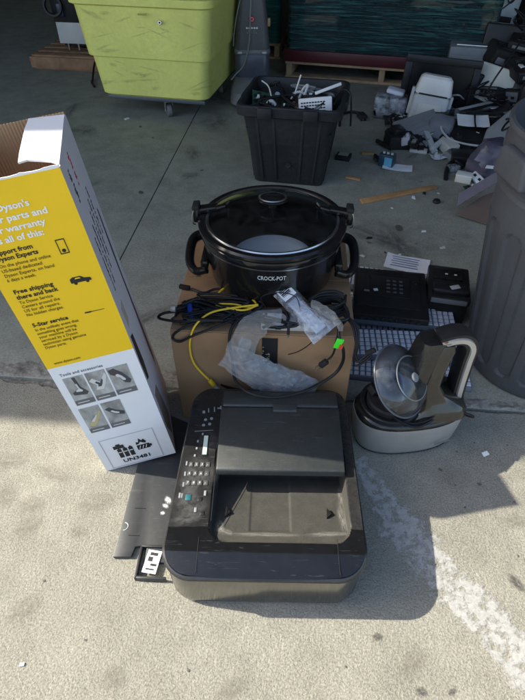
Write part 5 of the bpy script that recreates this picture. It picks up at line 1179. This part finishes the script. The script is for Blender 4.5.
o = thing('battery_pack', 'small black and white battery pack on the floor right of the tote', 'battery', (.195, 3.14, 0), radians(-15)); B('case', (.085,.07,.028), BLKM, o, (0,0,.014), bev=.003); B('label_sheet', (.06,.05,.001), M('label_tan', (.30,.29,.24), .5), o, (0,.004,.0287), bev=0)
o = B('wood_chip', (.085,.03,.008), M('stick_wood', (.42,.24,.10)), None, (.245,2.875,.005), (0,.04,radians(-14)), bev=.002); tag(o, 'small chip of brown wood below the battery pack', 'wood')
o = B('wood_chip', (.08,.035,.006), M('stick_wood', (.42,.24,.10)), None, (.345,3.23,.004), (0,.03,radians(5)), bev=.002); tag(o, 'small chip of pale wood left of the black camera-like device', 'wood')
o = MB().lathe([(.0001,.0), (.014,.0), (.020,.008), (.016,.018), (.0001,.021)], 14).build('rubber_stopper', BLKM, None, (.67, 2.63, .0)); tag(o, 'small black rubber stopper alone on the floor below the wood strip', 'stopper')
pd = thing('cord_with_plug', 'black cord and plug lying on the floor right of the tote rim', 'cable', (.28, 3.85, 0)); cable('strand', [(-.10,-.2,.01), (-.09,-.05,.02), (-.02,.06,.012), (.05,.04,.012)], .009, BLKR, pd); B('plug', (.05,.09,.035), BLKM, pd, (.055,-.04,.02), (0,0,.3), bev=.008, seg=3); 
for s_ in (-1,1): B('prong', (.004,.03,.008), STEEL, pd, (.068+.012*s_,-.095,.02), (0,0,.3), bev=0)
R4 = random.Random(11)
for i in range(26):
    x = R4.uniform(.25,1.05); y = R4.uniform(2.2,3.4) if i < 18 else R4.uniform(1.9,2.4); 
    if x > .66 and y < 2.3: x -= .3
    s_ = R4.uniform(.006,.018)
    o = MB().prism([(-s_,-s_*.4), (s_*.8,-s_*.5), (s_,s_*.3), (-s_*.3,s_*.6)], .0, .003, 'z').build('floor_litter', R4.choice((PAPER, BEIGE, WOOD, GREY, BLKM)), floor, (x, y, .0008), (0,0,R4.uniform(0,6)), smooth=False)
for x, y, s_ in ((-1.28,3.66,.02), (.36,1.40,.010), (-1.7,4.9,.015), (.40,1.99,.006)):
    MB().prism([(-s_,-s_*.5), (s_*.8,-s_*.6), (s_,s_*.5), (-s_*.6,s_*.7)], .0, .004, 'z').build('floor_litter', PAPER, floor, (x, y, .0008), (0,0,s_*50), smooth=False)
for x, y, s_ in ((-.574,.337,.006), (.552,1.335,.009), (.585,1.02,.012)):
    MB().prism([(-s_,-s_*.5), (s_*.8,-s_*.6), (s_,s_*.5), (-s_*.6,s_*.7)], .0, .002, 'z').build('ground_litter', PAPER, apron if y < 1.19 else floor, (x, y, .0012), (0,0,s_*50), smooth=False)
# loose bits nobody could tell apart, spread through the heap
R6 = random.Random(21); frag = []
for k in range(5):
    w0, d0, h0 = ((.09,.05,.03), (.12,.03,.02), (.06,.06,.05), (.14,.08,.012), (.05,.09,.035))[k]
    m = MB(); m.box((0,0,h0/2), (w0, d0, h0), taper=.85); m.box((w0*.2, 0, h0*1.1), (w0*.3, d0*.5, h0*.5)); frag.append(m)
fm_ = (BLKM, BLK, GREY, BLKM, BLKM, GREY, LGREY, BLK)
meshes = []
for k, m in enumerate(frag):
    o = m.build('plastic_fragment', fm_[k], None, bev=.004); meshes.append(o.data); bpy.data.objects.remove(o)
for i in range(120):
    x = R6.uniform(.52,1.30); y = R6.uniform(3.05,3.9)
    if x < .72 and y < 3.3: y += .3
    me = meshes[i % 5].copy(); me.materials.clear(); me.materials.append(fm_[R6.randrange(8)])
    o = bpy.data.objects.new('plastic_fragment', me); COL.objects.link(o); o.location = (x, y, R6.uniform(0,.05) if y > 3.3 else .001); o.rotation_euler = (R6.uniform(-.4,.4), R6.uniform(-.4,.4), R6.uniform(0,6.28))
    s_ = R6.uniform(.5,1.15); o.scale = (s_, s_, s_); tag(o, 'loose broken plastic fragment lying in the scrap heap', 'fragment', 'plastic fragments in the scrap heap')
for i in range(9):
    x = R6.uniform(.7,1.3); y = R6.uniform(3.3,4.1); z = R6.uniform(.05,.2); pts = []
    for k in range(6): pts.append((x+R6.uniform(-.14,.14), y+R6.uniform(-.10,.10), max(.008, z+R6.uniform(-.06,.06))))
    o = cable('scrap_cable', pts, R6.choice((.004,.005,.006)), R6.choice((BLKR, BLKR, BLKR, LGREY))); tag(o, 'loose cable tangled through the scrap heap', 'cable', 'loose cables in the scrap heap')
# grit on the apron: too fine to pick apart
m = MB(); R5 = random.Random(5)
for i in range(900):
    x = R5.uniform(-1.1,.95); y = R5.uniform(.2,1.16); r = R5.uniform(.0006,.0017); a = R5.random()*3
    m.add([(x+r*cos(a), y+r*sin(a), .0), (x+r*cos(a+2.1), y+r*sin(a+2.1), .0), (x+r*cos(a+4.2), y+r*sin(a+4.2), .0), (x, y, r*1.1)], [(0,1,3), (1,2,3), (2,0,3)])
o = m.build('grit', rubble, smooth=False); tag(o, 'fine grit scattered over the sunlit concrete', 'grit', kind='stuff')
